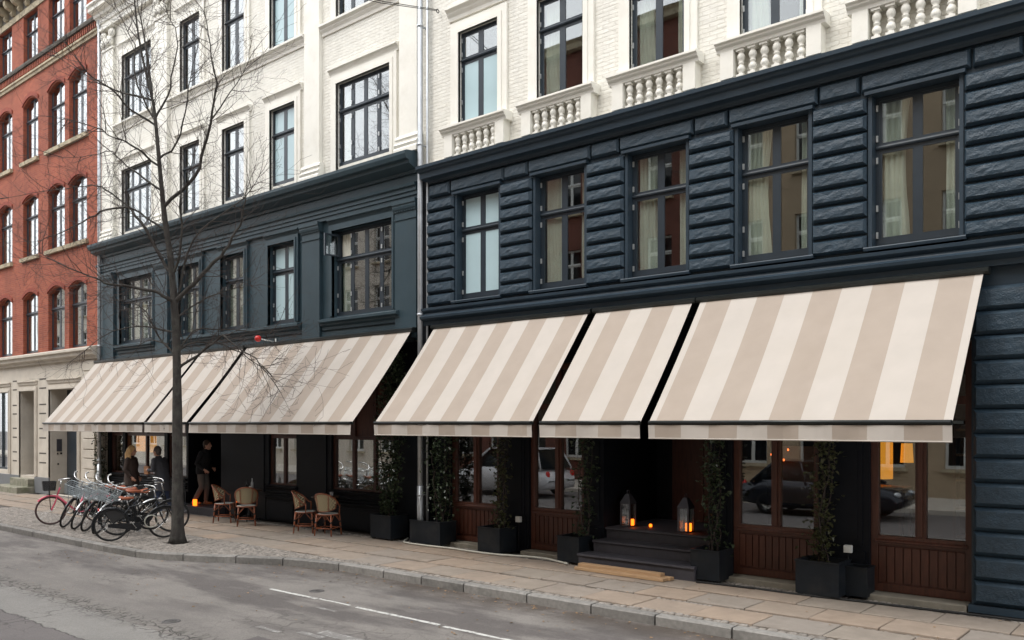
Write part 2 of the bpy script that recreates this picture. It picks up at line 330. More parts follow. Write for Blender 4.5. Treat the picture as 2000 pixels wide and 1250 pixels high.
# ------------------------------------------------------------------ mesh helpers
class MB:
    def __init__(s): s.v = []; s.f = []; s.m = []; s.s = []
    def face(s, pts, m=0, sm=False):
        i = len(s.v); s.v += [tuple(p) for p in pts]; s.f.append(tuple(range(i, i + len(pts)))); s.m.append(m); s.s.append(sm)
    def idx(s, verts, faces, m=0, sm=False):
        i = len(s.v); s.v += [tuple(p) for p in verts]
        for f in faces: s.f.append(tuple(i + k for k in f)); s.m.append(m); s.s.append(sm)
    def box(s, x0, x1, y0, y1, z0, z1, m=0):
        if x0 > x1: x0, x1 = x1, x0
        if y0 > y1: y0, y1 = y1, y0
        if z0 > z1: z0, z1 = z1, z0
        s.idx([(x0,y0,z0),(x1,y0,z0),(x1,y1,z0),(x0,y1,z0),(x0,y0,z1),(x1,y0,z1),(x1,y1,z1),(x0,y1,z1)],
              [(0,3,2,1),(4,5,6,7),(0,1,5,4),(1,2,6,5),(2,3,7,6),(3,0,4,7)], m)
        return s
    def cbox(s, x0, x1, y0, y1, z0, z1, c=.01, m=0):
        """box with chamfered top edges"""
        s.idx([(x0,y0,z0),(x1,y0,z0),(x1,y1,z0),(x0,y1,z0),(x0,y0,z1-c),(x1,y0,z1-c),(x1,y1,z1-c),(x0,y1,z1-c),
               (x0+c,y0+c,z1),(x1-c,y0+c,z1),(x1-c,y1-c,z1),(x0+c,y1-c,z1)],
              [(0,3,2,1),(8,9,10,11),(0,1,5,4),(1,2,6,5),(2,3,7,6),(3,0,4,7),(4,5,9,8),(5,6,10,9),(6,7,11,10),(7,4,8,11)], m)
        return s
    def prof(s, pts, x0, x1, m=0):
        """profile of (y,z) points, swept from x0 to x1"""
        n = len(pts)
        s.idx([(x0, y, z) for y, z in pts] + [(x1, y, z) for y, z in pts],
              [(i, (i+1) % n, n + (i+1) % n, n + i) for i in range(n)] + [tuple(range(n))[::-1], tuple(range(n, 2*n))], m)
        return s
    def tube(s, path, rad, n=8, m=0, cap=True, sm=True, flat=1.0):
        P = [Vector(p) for p in path]; k = len(P)
        if not isinstance(rad, (list, tuple)): rad = [rad] * k
        T = []
        for i in range(k):
            d = P[min(i+1, k-1)] - P[max(i-1, 0)]
            T.append(d.normalized() if d.length > 1e-9 else Vector((0, 0, 1)))
        u = T[0].orthogonal().normalized()
        if abs(T[0].z) < .95:
            u = Vector((0, 0, 1)); u = (u - T[0] * u.dot(T[0])).normalized()
        vs = []
        for i in range(k):
            u = (u - T[i] * u.dot(T[i]))
            u = u.normalized() if u.length > 1e-6 else T[i].orthogonal().normalized()
            w = T[i].cross(u)
            for j in range(n):
                a = 2 * math.pi * j / n
                vs.append(P[i] + (u * math.cos(a) * flat + w * math.sin(a)) * rad[i])
        fs = [(i*n + j, i*n + (j+1) % n, (i+1)*n + (j+1) % n, (i+1)*n + j) for i in range(k-1) for j in range(n)]
        s.idx(vs, fs, m, sm)
        if cap:
            b = len(s.v) - k*n
            s.f.append(tuple(b + j for j in range(n))[::-1]); s.m.append(m); s.s.append(False)
            s.f.append(tuple(b + (k-1)*n + j for j in range(n))); s.m.append(m); s.s.append(False)
        return s
    def lathe(s, pr, n=12, c=(0, 0, 0), m=0, sm=True):
        vs = [(c[0] + r*math.cos(2*math.pi*j/n), c[1] + r*math.sin(2*math.pi*j/n), c[2] + z) for r, z in pr for j in range(n)]
        k = len(pr)
        s.idx(vs, [(i*n + j, i*n + (j+1) % n, (i+1)*n + (j+1) % n, (i+1)*n + j) for i in range(k-1) for j in range(n)], m, sm)
        return s
    def ball(s, c, r, n=12, k=8, m=0, sc=(1, 1, 1)):
        pr = []
        vs = []
        for i in range(k+1):
            a = math.pi * i / k
            for j in range(n):
                b = 2*math.pi*j/n
                vs.append((c[0]+r*sc[0]*math.sin(a)*math.cos(b), c[1]+r*sc[1]*math.sin(a)*math.sin(b), c[2]-r*sc[2]*math.cos(a)))
        s.idx(vs, [(i*n + j, i*n + (j+1) % n, (i+1)*n + (j+1) % n, (i+1)*n + j) for i in range(k) for j in range(n)], m, True)
        return s
    def torus(s, c, R_, r, n=28, k=6, axis='y', m=0, a0=0, a1=360, flat=1.0):
        pts = []
        full = abs(a1 - a0) >= 360
        cnt = n if full else n + 1
        vs = []
        for i in range(cnt):
            a = R(a0 + (a1 - a0) * i / n)
            for j in range(k):
                b = 2*math.pi*j/k
                q = R_ + r*math.cos(b); w = r*flat*math.sin(b)
                if axis == 'y': vs.append((c[0]+q*math.cos(a), c[1]+w, c[2]+q*math.sin(a)))
                elif axis == 'z': vs.append((c[0]+q*math.cos(a), c[1]+q*math.sin(a), c[2]+w))
                else: vs.append((c[0]+w, c[1]+q*math.cos(a), c[2]+q*math.sin(a)))
        fs = []
        for i in range(n):
            i2 = (i+1) % cnt if full else i+1
            for j in range(k): fs.append((i*k+j, i2*k+j, i2*k+(j+1) % k, i*k+(j+1) % k))
        s.idx(vs, fs, m, True); return s
    def xf(s, mat):
        s.v = [tuple(mat @ Vector(p)) for p in s.v]; return s
    def add(s, o, mat=None):
        i = len(s.v); s.v += [tuple(mat @ Vector(p)) if mat else p for p in o.v]
        s.f += [tuple(i + k for k in f) for f in o.f]; s.m += o.m; s.s += o.s; return s
    def mesh(s, name, mats):
        me = bpy.data.meshes.new(name)
        me.from_pydata(s.v, [], s.f)
        for mm in ([mats] if isinstance(mats, str) else mats): me.materials.append(M[mm])
        me.polygons.foreach_set('material_index', s.m); me.polygons.foreach_set('use_smooth', s.s)
        me.update()
        bm = bmesh.new(); bm.from_mesh(me); bmesh.ops.recalc_face_normals(bm, faces=bm.faces); bm.to_mesh(me); bm.free()
        return me
    def build(s, name, mats, parent=None, loc=(0, 0, 0)):
        return link(name, s.mesh(name, mats), parent, loc)
def link(name, me, parent=None, loc=(0, 0, 0), rot=None, scale=None):
    o = bpy.data.objects.new(name, me); COL.objects.link(o)
    if parent: o.parent = parent
    o.location = loc
    if rot: o.rotation_euler = rot
    if scale: o.scale = scale
    return o
def thing(name, label, cat, loc=(0, 0, 0), rz=0, group=None):
    o = bpy.data.objects.new(name, None); COL.objects.link(o); o.location = loc; o.rotation_euler = (0, 0, rz)
    o.empty_display_size = .2
    return tag(o, label, cat, group)
def tag(o, label=None, cat=None, group=None, kind=None):
    if label: o['label'] = label
    if cat: o['category'] = cat
    if group: o['group'] = group
    if kind: o['kind'] = kind
    return o
def W(mb, name, mats, parent):
    """mesh given in world coordinates, child of an unrotated thing"""
    o = mb.build(name, mats, parent); o.location = -parent.location; return o
CACHE = {}
def cached(key, fn):
    if key not in CACHE: CACHE[key] = fn()
    return CACHE[key]
def wall(x0, x1, z0, z1, holes, y0=0.0, depth=.3, m=0, arches=None):
    """front sheet with rectangular holes and their reveals; an entry of holes is (xa, xb, za, zb[, rise]) - rise gives a segmental head"""
    mb = MB()
    xs = sorted(set([x0, x1] + [h[0] for h in holes] + [h[1] for h in holes])); zs = sorted(set([z0, z1] + [h[2] for h in holes] + [h[3] for h in holes]))
    xs = [x for x in xs if x0 <= x <= x1]; zs = [z for z in zs if z0 <= z <= z1]
    for i in range(len(xs)-1):
        for j in range(len(zs)-1):
            cx, cz = (xs[i]+xs[i+1])/2, (zs[j]+zs[j+1])/2
            if any(h[0] < cx < h[1] and h[2] < cz < h[3] for h in holes): continue
            mb.face([(xs[i], y0, zs[j]), (xs[i+1], y0, zs[j]), (xs[i+1], y0, zs[j+1]), (xs[i], y0, zs[j+1])], m)
    for h in holes:
        xa, xb, za, zb = h[:4]; y1 = y0 + (h[5] if len(h) > 5 else depth)
        rise = h[4] if len(h) > 4 else 0
        zt = zb - rise
        mb.face([(xa, y0, za), (xa, y1, za), (xa, y1, zt), (xa, y0, zt)], m)
        mb.face([(xb, y0, za), (xb, y0, zt), (xb, y1, zt), (xb, y1, za)], m)
        mb.face([(xa, y0, za), (xb, y0, za), (xb, y1, za), (xa, y1, za)], m)
        if not rise: mb.face([(xa, y0, zb), (xa, y1, zb), (xb, y1, zb), (xb, y0, zb)], m)
        else:
            N = 8; pts = [(xa + (xb-xa)*k/N, zt + rise*(1-(2*k/N-1)**2)) for k in range(N+1)]
            for k in range(N):
                (ax, az), (bx, bz) = pts[k], pts[k+1]
                mb.face([(ax, y0, az), (bx, y0, bz), (bx, y0, zb), (ax, y0, zb)], m)
                mb.face([(ax, y0, az), (ax, y1, az), (bx, y1, bz), (bx, y0, bz)], m)
    return mb
# ================================================================== the setting
ROAD_Z = -.125
r = MB(); r.face([(-300, -300, ROAD_Z), (300, -300, ROAD_Z), (300, 120, ROAD_Z), (-300, 120, ROAD_Z)])
road = tag(r.build('road', 'worn_asphalt'), kind='structure')
# --- kerb line of the near pavement (outer edge), with the built-out bay on the left
KERB = [(9, -2.70), (-10.9, -2.70), (-11.5, -2.75), (-12.35, -2.95), (-13.04, -3.27), (-13.9, -3.72), (-14.66, -4.06), (-15.2, -4.20), (-16.4, -4.26), (-21.6, -4.28), (-34, -4.30), (-60, -4.3)]
def kerb_pts(step=.25):
    out = []
    for (a, b) in zip(KERB[:-1], KERB[1:]):
        A, B = Vector(a), Vector(b); k = max(1, int((B-A).length/step))
        for i in range(k): out.append(A.lerp(B, i/k))
    out.append(Vector(KERB[-1])); return out
def kerb_y(x):
    for (a, b) in zip(KERB[:-1], KERB[1:]):
        if b[0] <= x <= a[0]: return a[1] + (b[1]-a[1])*(x-a[0])/(b[0]-a[0])
    return -2.7
pv = MB()
kp = [(x, y) for x, y in KERB]
for (a, b) in zip(kp[:-1], kp[1:]):
    pv.face([(a[0], a[1]+.06, -.028), (a[0], .6, -.028), (b[0], .6, -.028), (b[0], b[1]+.06, -.028)])
pavement = tag(pv.build('pavement', 'joint_grit'), kind='structure')
# kerb stones, each its own piece
kps = kerb_pts(.012)
def kerb_stone(pts):
    mb = MB(); n = len(pts); rows = []
    for i, p in enumerate(pts):
        d = (pts[min(i+1, n-1)] - pts[max(i-1, 0)]).normalized(); nrm = Vector((-d.y, d.x))
        if nrm.y < 0: nrm = -nrm
        j = rnd.uniform(-.002, .002)
        rows.append([(p.x, p.y, ROAD_Z-.05), (p.x, p.y, -.018+j), (p.x+nrm.x*.018, p.y+nrm.y*.018, j), (p.x+nrm.x*.135, p.y+nrm.y*.135, .001+j), (p.x+nrm.x*.15, p.y+nrm.y*.15, -.05)])
    v = [q for r_ in rows for q in r_]
    f = [(i*5+k, i*5+k+1, (i+1)*5+k+1, (i+1)*5+k) for i in range(n-1) for k in range(4)]
    f += [tuple(range(5)), tuple((n-1)*5+k for k in range(5))[::-1]]
    mb.idx(v, f); return mb
acc = []; dist = 0; target = rnd.uniform(.85, 1.2)
last = kps[0]
for p in kps:
    if p.x < -46: break
    dist += (p - last).length; last = p
    acc.append(p)
    if dist >= target and len(acc) > 40:
        pts = acc[1:-1]                      # the skipped points leave the joint open
        keep = [pts[0]] + pts[12:-12:16] + [pts[-1]]
        kerb_stone(keep).build('kerb_stone', 'granite_kerb', pavement)
        acc = [p]; dist = 0; target = rnd.uniform(.85, 1.2)
# paving slabs
SL, SW = .80, .622
def slab_mesh(k):
    q = random.Random(k); mb = MB(); c = .008
    mb.cbox(-SL/2+.004, SL/2-.004, -SW/2+.004, SW/2-.004, -.06, 0, c)
    mb.v = [(x+q.uniform(-.004, .004), y+q.uniform(-.004, .004), z+q.uniform(-.0015, .0015)) for x, y, z in mb.v]
    return mb.mesh('paving_slab', 'paving_slab')
smesh = [slab_mesh(i) for i in range(5)]
for row, yc in enumerate((-2.075, -1.345, -.625)):
    x = 4.2 + row*.37
    while x > -44:
        o = link('paving_slab', rnd.choice(smesh), pavement, (x, yc + rnd.uniform(-.006, .006), rnd.uniform(-.005, .003)))
        o.rotation_euler = (rnd.uniform(-.004, .004), rnd.uniform(-.004, .004), rnd.uniform(-.006, .006))
        x -= SL + .006
# small sett strips between the slab rows, by the wall and the kerb, and the cobbled bay under the bikes
st = MB()
def sett(x, y, lx, ly, z=0.0):
    h = rnd.uniform(-.010, .004) + z; a = rnd.uniform(-.12, .12); ca, sa = math.cos(a), math.sin(a)
    e = .22; pts = []
    for (fx, fy, zz) in ((-.5, -.5, -.05), (.5, -.5, -.05), (.5, .5, -.05), (-.5, .5, -.05), (-.5, -.5, h-.012), (.5, -.5, h-.012), (.5, .5, h-.012), (-.5, .5, h-.012),
                         (-.5+e, -.5+e, h), (.5-e, -.5+e, h), (.5-e, .5-e, h), (-.5+e, .5-e, h)):
        px, py = fx*lx*rnd.uniform(.9, 1.02), fy*ly*rnd.uniform(.9, 1.02)
        pts.append((x + px*ca - py*sa, y + px*sa + py*ca, zz))
    st.idx(pts, [(8,9,10,11),(0,1,5,4),(1,2,6,5),(2,3,7,6),(3,0,4,7),(4,5,9,8),(5,6,10,9),(6,7,11,10),(7,4,8,11)], 0, True)
for y, w, lo in ((-1.71, .085, -40), (-.985, .085, -40)):
    x = 4
    while x > lo:
        l_ = rnd.uniform(.055, .085); sett(x, y, l_, w, -.016); x -= l_ + .006
for y in (-.265, -.205, -.14, -.075):
    x = 4
    while x > -30:
        l_ = rnd.uniform(.06, .10); sett(x, y, l_, .058, -.008); x -= l_ + .006
y = -2.445
while y > -4.2:                                # fan of setts between slabs and kerb
    x = 4
    while x > -26:
        l_ = rnd.uniform(.075, .12)
        yy = y + .02*math.sin(x*2.1)
        if yy > kerb_y(x) + .20 and not (abs(x+15.79) < .24 and abs(yy+3.12) < .22): sett(x, yy, l_, rnd.uniform(.075, .092))
        x -= l_ + .008
    y -= .092
so = st.build('sett_paving', 'cobble_granite', pavement); so['kind'] = 'stuff'
# square tree pit with soil
tp = MB(); tp.box(-16.06, -15.5, -3.36, -2.88, -.06, -.022); tp.build('tree_pit', 'potting_soil', pavement)
# far pavement across the road
fp = MB(); fp.box(-90, 40, -17, -12.45, -.2, 0.0); tag(fp.build('far_pavement', 'limestone_render'), kind='structure')
# painted line along the parking lane, and worn scraps
pl = MB()
def strip(x0, x1, y0, w, seed):
    q = random.Random(seed); n = max(2, int(abs(x1-x0)/.12)); top = []; bot = []
    for i in range(n+1):
        x = x0 + (x1-x0)*i/n; top.append((x, y0+w/2+q.uniform(-.008, .008), ROAD_Z+.004)); bot.append((x, y0-w/2+q.uniform(-.008, .008), ROAD_Z+.004))
    for i in range(n): pl.face([bot[i], bot[i+1], top[i+1], top[i]])
strip(-10.85, -9.75, -4.36, .06, 1); strip(-9.72, -9.05, -4.34, .04, 2); strip(-8.90, -7.35, -4.36, .062, 3); strip(-7.25, -2.0, -4.38, .062, 4)
pl.build('lane_line', 'worn_road_paint', road)
pl = MB()
for k, (a, b_, y_, w_) in enumerate(((-8.15, -7.45, -5.50, .17), (-8.35, -7.9, -5.66, .10), (-8.95, -8.5, -5.82, .07), (-9.3, -8.9, -4.7, .05))): strip(a, b_, y_, w_, 20+k)
pl.build('faded_marking', 'ghost_road_paint', road)
# small iron covers let into the road
for i, (x, y, lab) in enumerate(((-10.0, -6.35, 'small round iron valve cover alone in the open road'), (-10.2, -4.02, 'small round iron valve cover beside the end of the white line'))):
    c = MB(); c.lathe([(.0, .006), (.085, .006), (.09, .0), (.105, .0), (.11, .008), (.15, .008), (.155, 0)], 20)
    for k in range(4): c.box(-.05, .05, -.045+k*.026, -.035+k*.026, .004, .010)
    c.xf(Matrix.Scale(.72, 4)); o = c.build('valve_cover', 'iron_cover', None, (x, y, ROAD_Z+.001)); tag(o, lab, 'cover', 'iron covers in the road')
# fallen leaves in the gutter
lv = MB()
for i in range(420):
    x = rnd.uniform(-17, -1); near = rnd.random() < .6
    y = kerb_y(x) - (rnd.expovariate(4) + .02 if near else rnd.uniform(.1, 3.2))
    if rnd.random() < .12: y = rnd.uniform(-2.3, -.4)
    z = (0.004 if y > kerb_y(x) else ROAD_Z) + .006
    a = rnd.uniform(0, 6.28); s_ = rnd.uniform(.012, .032)
    c, q = math.cos(a)*s_, math.sin(a)*s_
    lv.face([(x-c, y-q, z), (x+q*.6, y-c*.6, z+rnd.uniform(0, .012)), (x+c, y+q, z+.003), (x-q*.6, y+c*.6, z+rnd.uniform(0, .012))])
tag(lv.build('fallen_leaves', 'fallen_leaf'), 'small dry leaves scattered along the gutter and road', 'leaves', kind='stuff')
# ================================================================== window kit
def win_frame(w, h, cols, tr, deep=.07):
    """frame with stiles, mullions, moulded transom and sash rails; x centred, z from 0, front at y=0. Returns mesh data and pane openings"""
    mb = MB(); st = .048; mu = .062 if cols == 2 else .052; tb = .08
    zt = h*tr
    mb.box(-w/2, -w/2+st, 0, deep, 0, h); mb.box(w/2-st, w/2, 0, deep, 0, h)
    mb.box(-w/2+st, w/2-st, 0, deep, h-st, h); mb.box(-w/2+st, w/2-st, 0, deep, 0, st+.02)
    mb.box(-w/2+st, w/2-st, .004, deep, zt-tb/2, zt+tb/2)
    mb.prof([(0.0, zt-.02), (-.028, zt-.012), (-.034, zt+.006), (-.02, zt+.03), (0.0, zt+.034)], -w/2+.01, w/2-.01)
    iw = (w - 2*st - (cols-1)*mu)/cols; panes = []
    for c in range(cols):
        xa = -w/2+st+c*(iw+mu)
        if c < cols-1:
            mb.box(xa+iw, xa+iw+mu, .008, deep, st+.02, zt-tb/2); mb.box(xa+iw, xa+iw+mu, .008, deep, zt+tb/2, h-st)
            pass
        for (za, zb) in ((st+.02, zt-tb/2), (zt+tb/2, h-st)):
            q = .030
            mb.box(xa, xa+q, .008, .040, za, zb); mb.box(xa+iw-q, xa+iw, .008, .040, za, zb)
            mb.box(xa+q, xa+iw-q, .008, .040, za, za+q); mb.box(xa+q, xa+iw-q, .008, .040, zb-q, zb)
            panes.append((xa+q, xa+iw-q, za+q, zb-q))
    return mb, panes
def drape(w, h, folds=6, amp=.03, seed=1, taper=.0):
    q = random.Random(seed); mb = MB(); n = folds*4; kz = 6; rows = []
    ph = q.uniform(0, 6)
    for k in range(kz+1):
        z = h*k/kz; ws = w*(1 - taper*math.sin(math.pi*min(1, (1-k/kz)*1.1)))
        rows.append([(ws*i/n + q.uniform(-.003, .003), amp*math.sin(ph + i*2*math.pi/4 + .5*math.sin(k)), z) for i in range(n+1)])
    v = [p for r_ in rows for p in r_]; m_ = n+1
    mb.idx(v, [(k*m_+i, k*m_+i+1, (k+1)*m_+i+1, (k+1)*m_+i) for k in range(kz) for i in range(n)], 0, True)
    return mb
hinge_mesh = MB().box(-.012, .012, -.02, 0, -.042, .042).mesh('hinge', 'steel_hinge')
def window(parent, cx, y, z0, w, h, cols=2, tr=.66, frost=0, curtain=None, hinges=True, paint='joinery_paint', pane_mat='window_glass', seed=0, open_vent=False):
    key = ('win', round(w, 3), round(h, 3), cols, tr, paint)
    def mk():
        mb, panes = win_frame(w, h, cols, tr); return mb.mesh('window', paint), panes
    me, panes = cached(key, mk)
    pl_ = parent.location
    o = link('window', me, parent, (cx-pl_.x, y-pl_.y, z0-pl_.z))
    for i, (xa, xb, za, zb) in enumerate(panes):
        up = za > h*tr
        fr = frost == 2 or (frost == 1 and not up)
        if open_vent and up and i == 1:
            continue
        mat = 'frosted_pane' if fr else pane_mat
        pm = cached(key + ('p', i, mat), lambda: MB().box(xa-.004, xb+.004, .017, .022, za-.004, zb+.004).mesh('pane', mat))
        link('pane', pm, o, (0, 0, 0))
    if open_vent:                                  # one small vent leaf hinged outwards
        xa, xb, za, zb = panes[1]; vw = xb-xa
        v = MB(); v.box(0, .035, 0, .035, 0, zb-za); v.box(vw-.035, vw, 0, .035, 0, zb-za); v.box(.035, vw-.035, 0, .035, 0, .035); v.box(.035, vw-.035, 0, .035, zb-za-.035, zb-za)
        vo = v.build('vent_leaf', paint, o, (xa, -.03, za)); vo.rotation_euler = (0, 0, R(-100))
        g = MB().box(.035, vw-.035, .015, .02, .035, zb-za-.035); g.build('pane', pane_mat, vo)
    if hinges:
        xsl = [-w/2+.02, w/2-.02] + ([panes[2][0]-.075, panes[4][1]+.075] if cols == 4 else [])
        for hx in xsl:
            for hz in (.13, h*tr*.38, h*tr-.16, h*tr+.13, h-.14):
                link('hinge', hinge_mesh, o, (hx, 0, hz))
    if curtain == 'sheer':
        cm = cached(('sheer', round(w, 2), round(h, 2)), lambda: drape(w-.1, h-.08, 14, .018, 3).mesh('curtain', 'curtain_cloth'))
        link('curtain', cm, o, (-w/2+.05, .09, .04))
    elif curtain:
        lw, rw = curtain
        for (cw, x0, s_) in ((lw, -w/2+.06, 1), (rw, w/2-.06-rw, 2)):
            if cw <= 0: continue
            cm = cached(('drape', round(cw, 2), round(h, 2), s_, seed), lambda: drape(cw, h-.06, max(2, int(cw/.07)), .028, s_+seed*3, .18).mesh('curtain', 'curtain_cloth'))
            link('curtain', cm, o, (x0, .085+.015*s_, .03))
    return o
def surround(parent, xa, xb, za, zb, b, y, mat, thick=.05, name='window_surround', sill=True):
    """raised architrave with an inner bead round an opening"""
    mb = MB()
    for (q, t) in ((b, thick), (b*.45, thick+.018)):
        mb.box(xa-q, xa-.002, y-t, y+.01, za, zb+q); mb.box(xb+.002, xb+q, y-t, y+.01, za, zb+q); mb.box(xa-.002, xb+.002, y-t+.001, y+.01, zb+.002, zb+q-.001)
    return W(mb, name, mat, parent)
def hood(parent, xa, xb, z, y, mat, h=.24, p=.13, name='window_hood'):
    mb = MB(); mb.prof([(y+.02, z), (y-.03, z), (y-.04, z+h*.25), (y-p*.55, z+h*.45), (y-p*.6, z+h*.55), (y-p, z+h*.72), (y-p, z+h*.92), (y-.02, z+h), (y+.02, z+h)], xa, xb)
    return W(mb, name, mat, parent)
def block_mesh(w, h, d, seed, name='stone_block', mat='rock_faced_navy', c=.032, rough=.009, nx=7, nz=3):
    q = random.Random(seed); mb = MB()
    x0, x1, z0, z1 = -w/2, w/2, -h/2, h/2
    xs = [x0+c+(x1-x0-2*c)*i/nx for i in range(nx+1)]; zs = [z0+c+(z1-z0-2*c)*j/nz for j in range(nz+1)]
    g = {}
    for i, x in enumerate(xs):
        for j, z in enumerate(zs):
            edge = i in (0, nx) or j in (0, nz)
            g[i, j] = (x, -d + (0 if edge else q.uniform(-rough, rough*.5)), z)
    for i in range(nx):
        for j in range(nz): mb.face([g[i, j], g[i+1, j], g[i+1, j+1], g[i, j+1]], 0, False)
    B = [(x0, 0, z0), (x1, 0, z0), (x1, 0, z1), (x0, 0, z1)]; A = [(x0, -d*.45, z0), (x1, -d*.45, z0), (x1, -d*.45, z1), (x0, -d*.45, z1)]
    Fc = [g[0, 0], g[nx, 0], g[nx, nz], g[0, nz]]
    for k in range(4):
        k2 = (k+1) % 4
        mb.face([B[k], B[k2], A[k2], A[k]]); mb.face([A[k], A[k2], Fc[k2], Fc[k]])
    return mb.mesh(name, mat)
def block(parent, cx, cz, y, w, h, d, seed, **kw):
    me = cached(('blk', round(w, 3), round(h, 3), d, seed % 4, tuple(kw.items())), lambda: block_mesh(w, h, d, seed % 4 + 11, **kw))
    p = parent.location; return link('stone_block', me, parent, (cx-p.x, y-p.y, cz-p.z))
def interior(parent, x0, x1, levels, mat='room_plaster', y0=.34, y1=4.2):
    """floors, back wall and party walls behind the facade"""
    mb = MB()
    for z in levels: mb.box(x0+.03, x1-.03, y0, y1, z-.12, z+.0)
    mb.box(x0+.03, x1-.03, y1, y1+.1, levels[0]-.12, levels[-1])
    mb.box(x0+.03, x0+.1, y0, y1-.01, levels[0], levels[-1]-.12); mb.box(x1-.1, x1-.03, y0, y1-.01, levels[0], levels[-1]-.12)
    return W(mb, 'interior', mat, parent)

# ================================================================== right building: navy below, white brick above
XR0, XR1 = -12.02, 3.2
bR = thing('townhouse', 'white brick townhouse with rusticated navy lower floors and balustraded windows', 'building', (-4.5, 0, 0))
cR = [-10.70 + 1.888*i for i in range(7)]
OW = 1.14
holes1 = [(c-OW/2, c+OW/2, 4.56, 6.62) for c in cR]
W(wall(XR0, XR1, 4.24, 7.0, holes1, 0, .30), 'first_floor_wall', 'navy_paint', bR)
holes2 = [(c-.49, c+.49, 7.88, 9.66) for c in cR] + [(c-.49, c+.49, 11.2, 12.9) for c in cR]
W(wall(XR0, XR1, 7.0, 13.6, holes2, .03, .26), 'upper_wall', 'white_painted_brick', bR)
# upper navy cornice, lower navy cornice
mb = MB(); mb.prof([(.05, 6.93), (-.06, 6.93), (-.07, 6.965), (-.10, 6.985), (-.235, 7.00), (-.245, 7.10), (-.285, 7.115), (-.30, 7.15), (-.34, 7.165), (-.345, 7.22), (.05, 7.235)], XR0, XR1)
W(mb, 'upper_cornice', 'navy_paint', bR)
mb = MB(); mb.prof([(.0, 4.20), (-.09, 4.20), (-.10, 4.27), (-.20, 4.32), (-.21, 4.36), (-.12, 4.40), (-.10, 4.44), (-.16, 4.48), (-.165, 4.52), (.0, 4.56)], XR0-.03, XR1)
W(mb, 'lower_cornice', 'navy_paint', bR)
mb = MB(); mb.prof([(.03, 7.235), (-.09, 7.235), (-.10, 7.30), (.03, 7.315)], XR0, XR1); W(mb, 'balustrade_plinth', 'cream_stucco', bR)
# rock-faced blocks in nine courses between the windows, long and short blocks above
edges = [XR0+.02] + [v for c in cR for v in (c-OW/2, c+OW/2)] + [XR1]
for k in range(0, len(edges), 2):
    a, b_ = edges[k], edges[k+1]
    if k == len(edges)-2: b_ = min(b_, a + .75)
    for j in range(9):
        block(bR, (a+b_)/2, 4.575 + .226*(j+.5), -.0, b_-a-.03, .194, .10, j*5+k*3)
for c in cR:
    block(bR, c, 6.785, -.0, 1.31, .235, .085, int(c*7))
    block(bR, c+.944, 6.785, -.0, .535, .235, .085, int(c*5)+2)
block(bR, cR[0]-.944-.02, 6.785, 0, .535, .235, .085, 2)
for i, c in enumerate(cR):
    mb = MB(); mb.box(c-OW/2-.03, c+OW/2+.03, -.095, .005, 6.615, 6.66); mb.box(c-OW/2, c-OW/2+.05, -.03, .19, 4.6, 6.615); mb.box(c+OW/2-.05, c+OW/2, -.03, .19, 4.6, 6.615)
    W(mb, 'window_lining', 'navy_paint', bR)
    mb = MB(); mb.prof([(.25, 4.60), (-.10, 4.565), (-.11, 4.60), (-.10, 4.615), (.25, 4.66)], c-OW/2-.04, c+OW/2+.04); W(mb, 'window_sill', 'navy_paint', bR)
    fr = 2 if i == 0 else 0
    cu = None if i == 0 else [(.44, .16), (.40, .20), (.36, .14), (.34, .15), (.30, .15), (.3, .2)][i-1]
    window(bR, c, .12, 4.665, OW-.104, 1.95, 2, .655, fr, cu, seed=i)
    # upper floor
    window(bR, c, .06, 7.887, .976, 1.77, 2, .70, 1 if i == 0 else 0, None if i == 0 else [(.42, .0), (.36, .14), (.34, .12), (.3, .1), (.3, .1), (.3, .1)][i-1], seed=i+7)
    surround(bR, c-.49, c+.49, 7.885, 9.66, .21, .03, 'cream_stucco')
    hood(bR, c-.76, c+.76, 9.93, .03, 'cream_stucco', .26, .15)
    window(bR, c, .06, 11.2, .976, 1.70, 2, .68, 0, None, hinges=False)
    # balustrade panel under the window
    mb = MB(); mb.prof([(.03, 7.715), (-.15, 7.715), (-.16, 7.76), (-.20, 7.785), (-.205, 7.81), (-.24, 7.83), (-.24, 7.862), (-.20, 7.872), (.20, 7.885), (.20, 7.715)], c-.80, c+.80)
    mb.box(c-.74, c-.535, -.155, .03, 7.316, 7.714); mb.box(c+.535, c+.74, -.155, .03, 7.316, 7.714)
    bal = W(mb, 'balustrade', 'cream_stucco', bR)
    def bm_():
        q = MB(); q.box(-.055, .055, -.055, .055, 0, .03); q.box(-.058, .058, -.058, .058, .365, .398)
        q.lathe([(.04, .03), (.045, .045), (.03, .055), (.055, .085), (.062, .115), (.05, .15), (.030, .175), (.045, .19), (.046, .205), (.030, .22), (.048, .245), (.060, .285), (.052, .32), (.034, .345), (.045, .355), (.045, .366)], 12)
        return q.mesh('baluster', 'cream_stucco')
    me = cached('baluster', bm_)
    for k in range(6):
        o = link('baluster', me, bal, (c-.535+.178*(k+.5), -.075, 7.316))
interior(bR, XR0, XR1, [.0, 4.05, 7.3, 10.6, 13.6])
mb = MB(); mb.box(XR0, XR1, .32, 8, 13.55, 13.7); W(mb, 'roof', 'black_stained_cornice', bR)

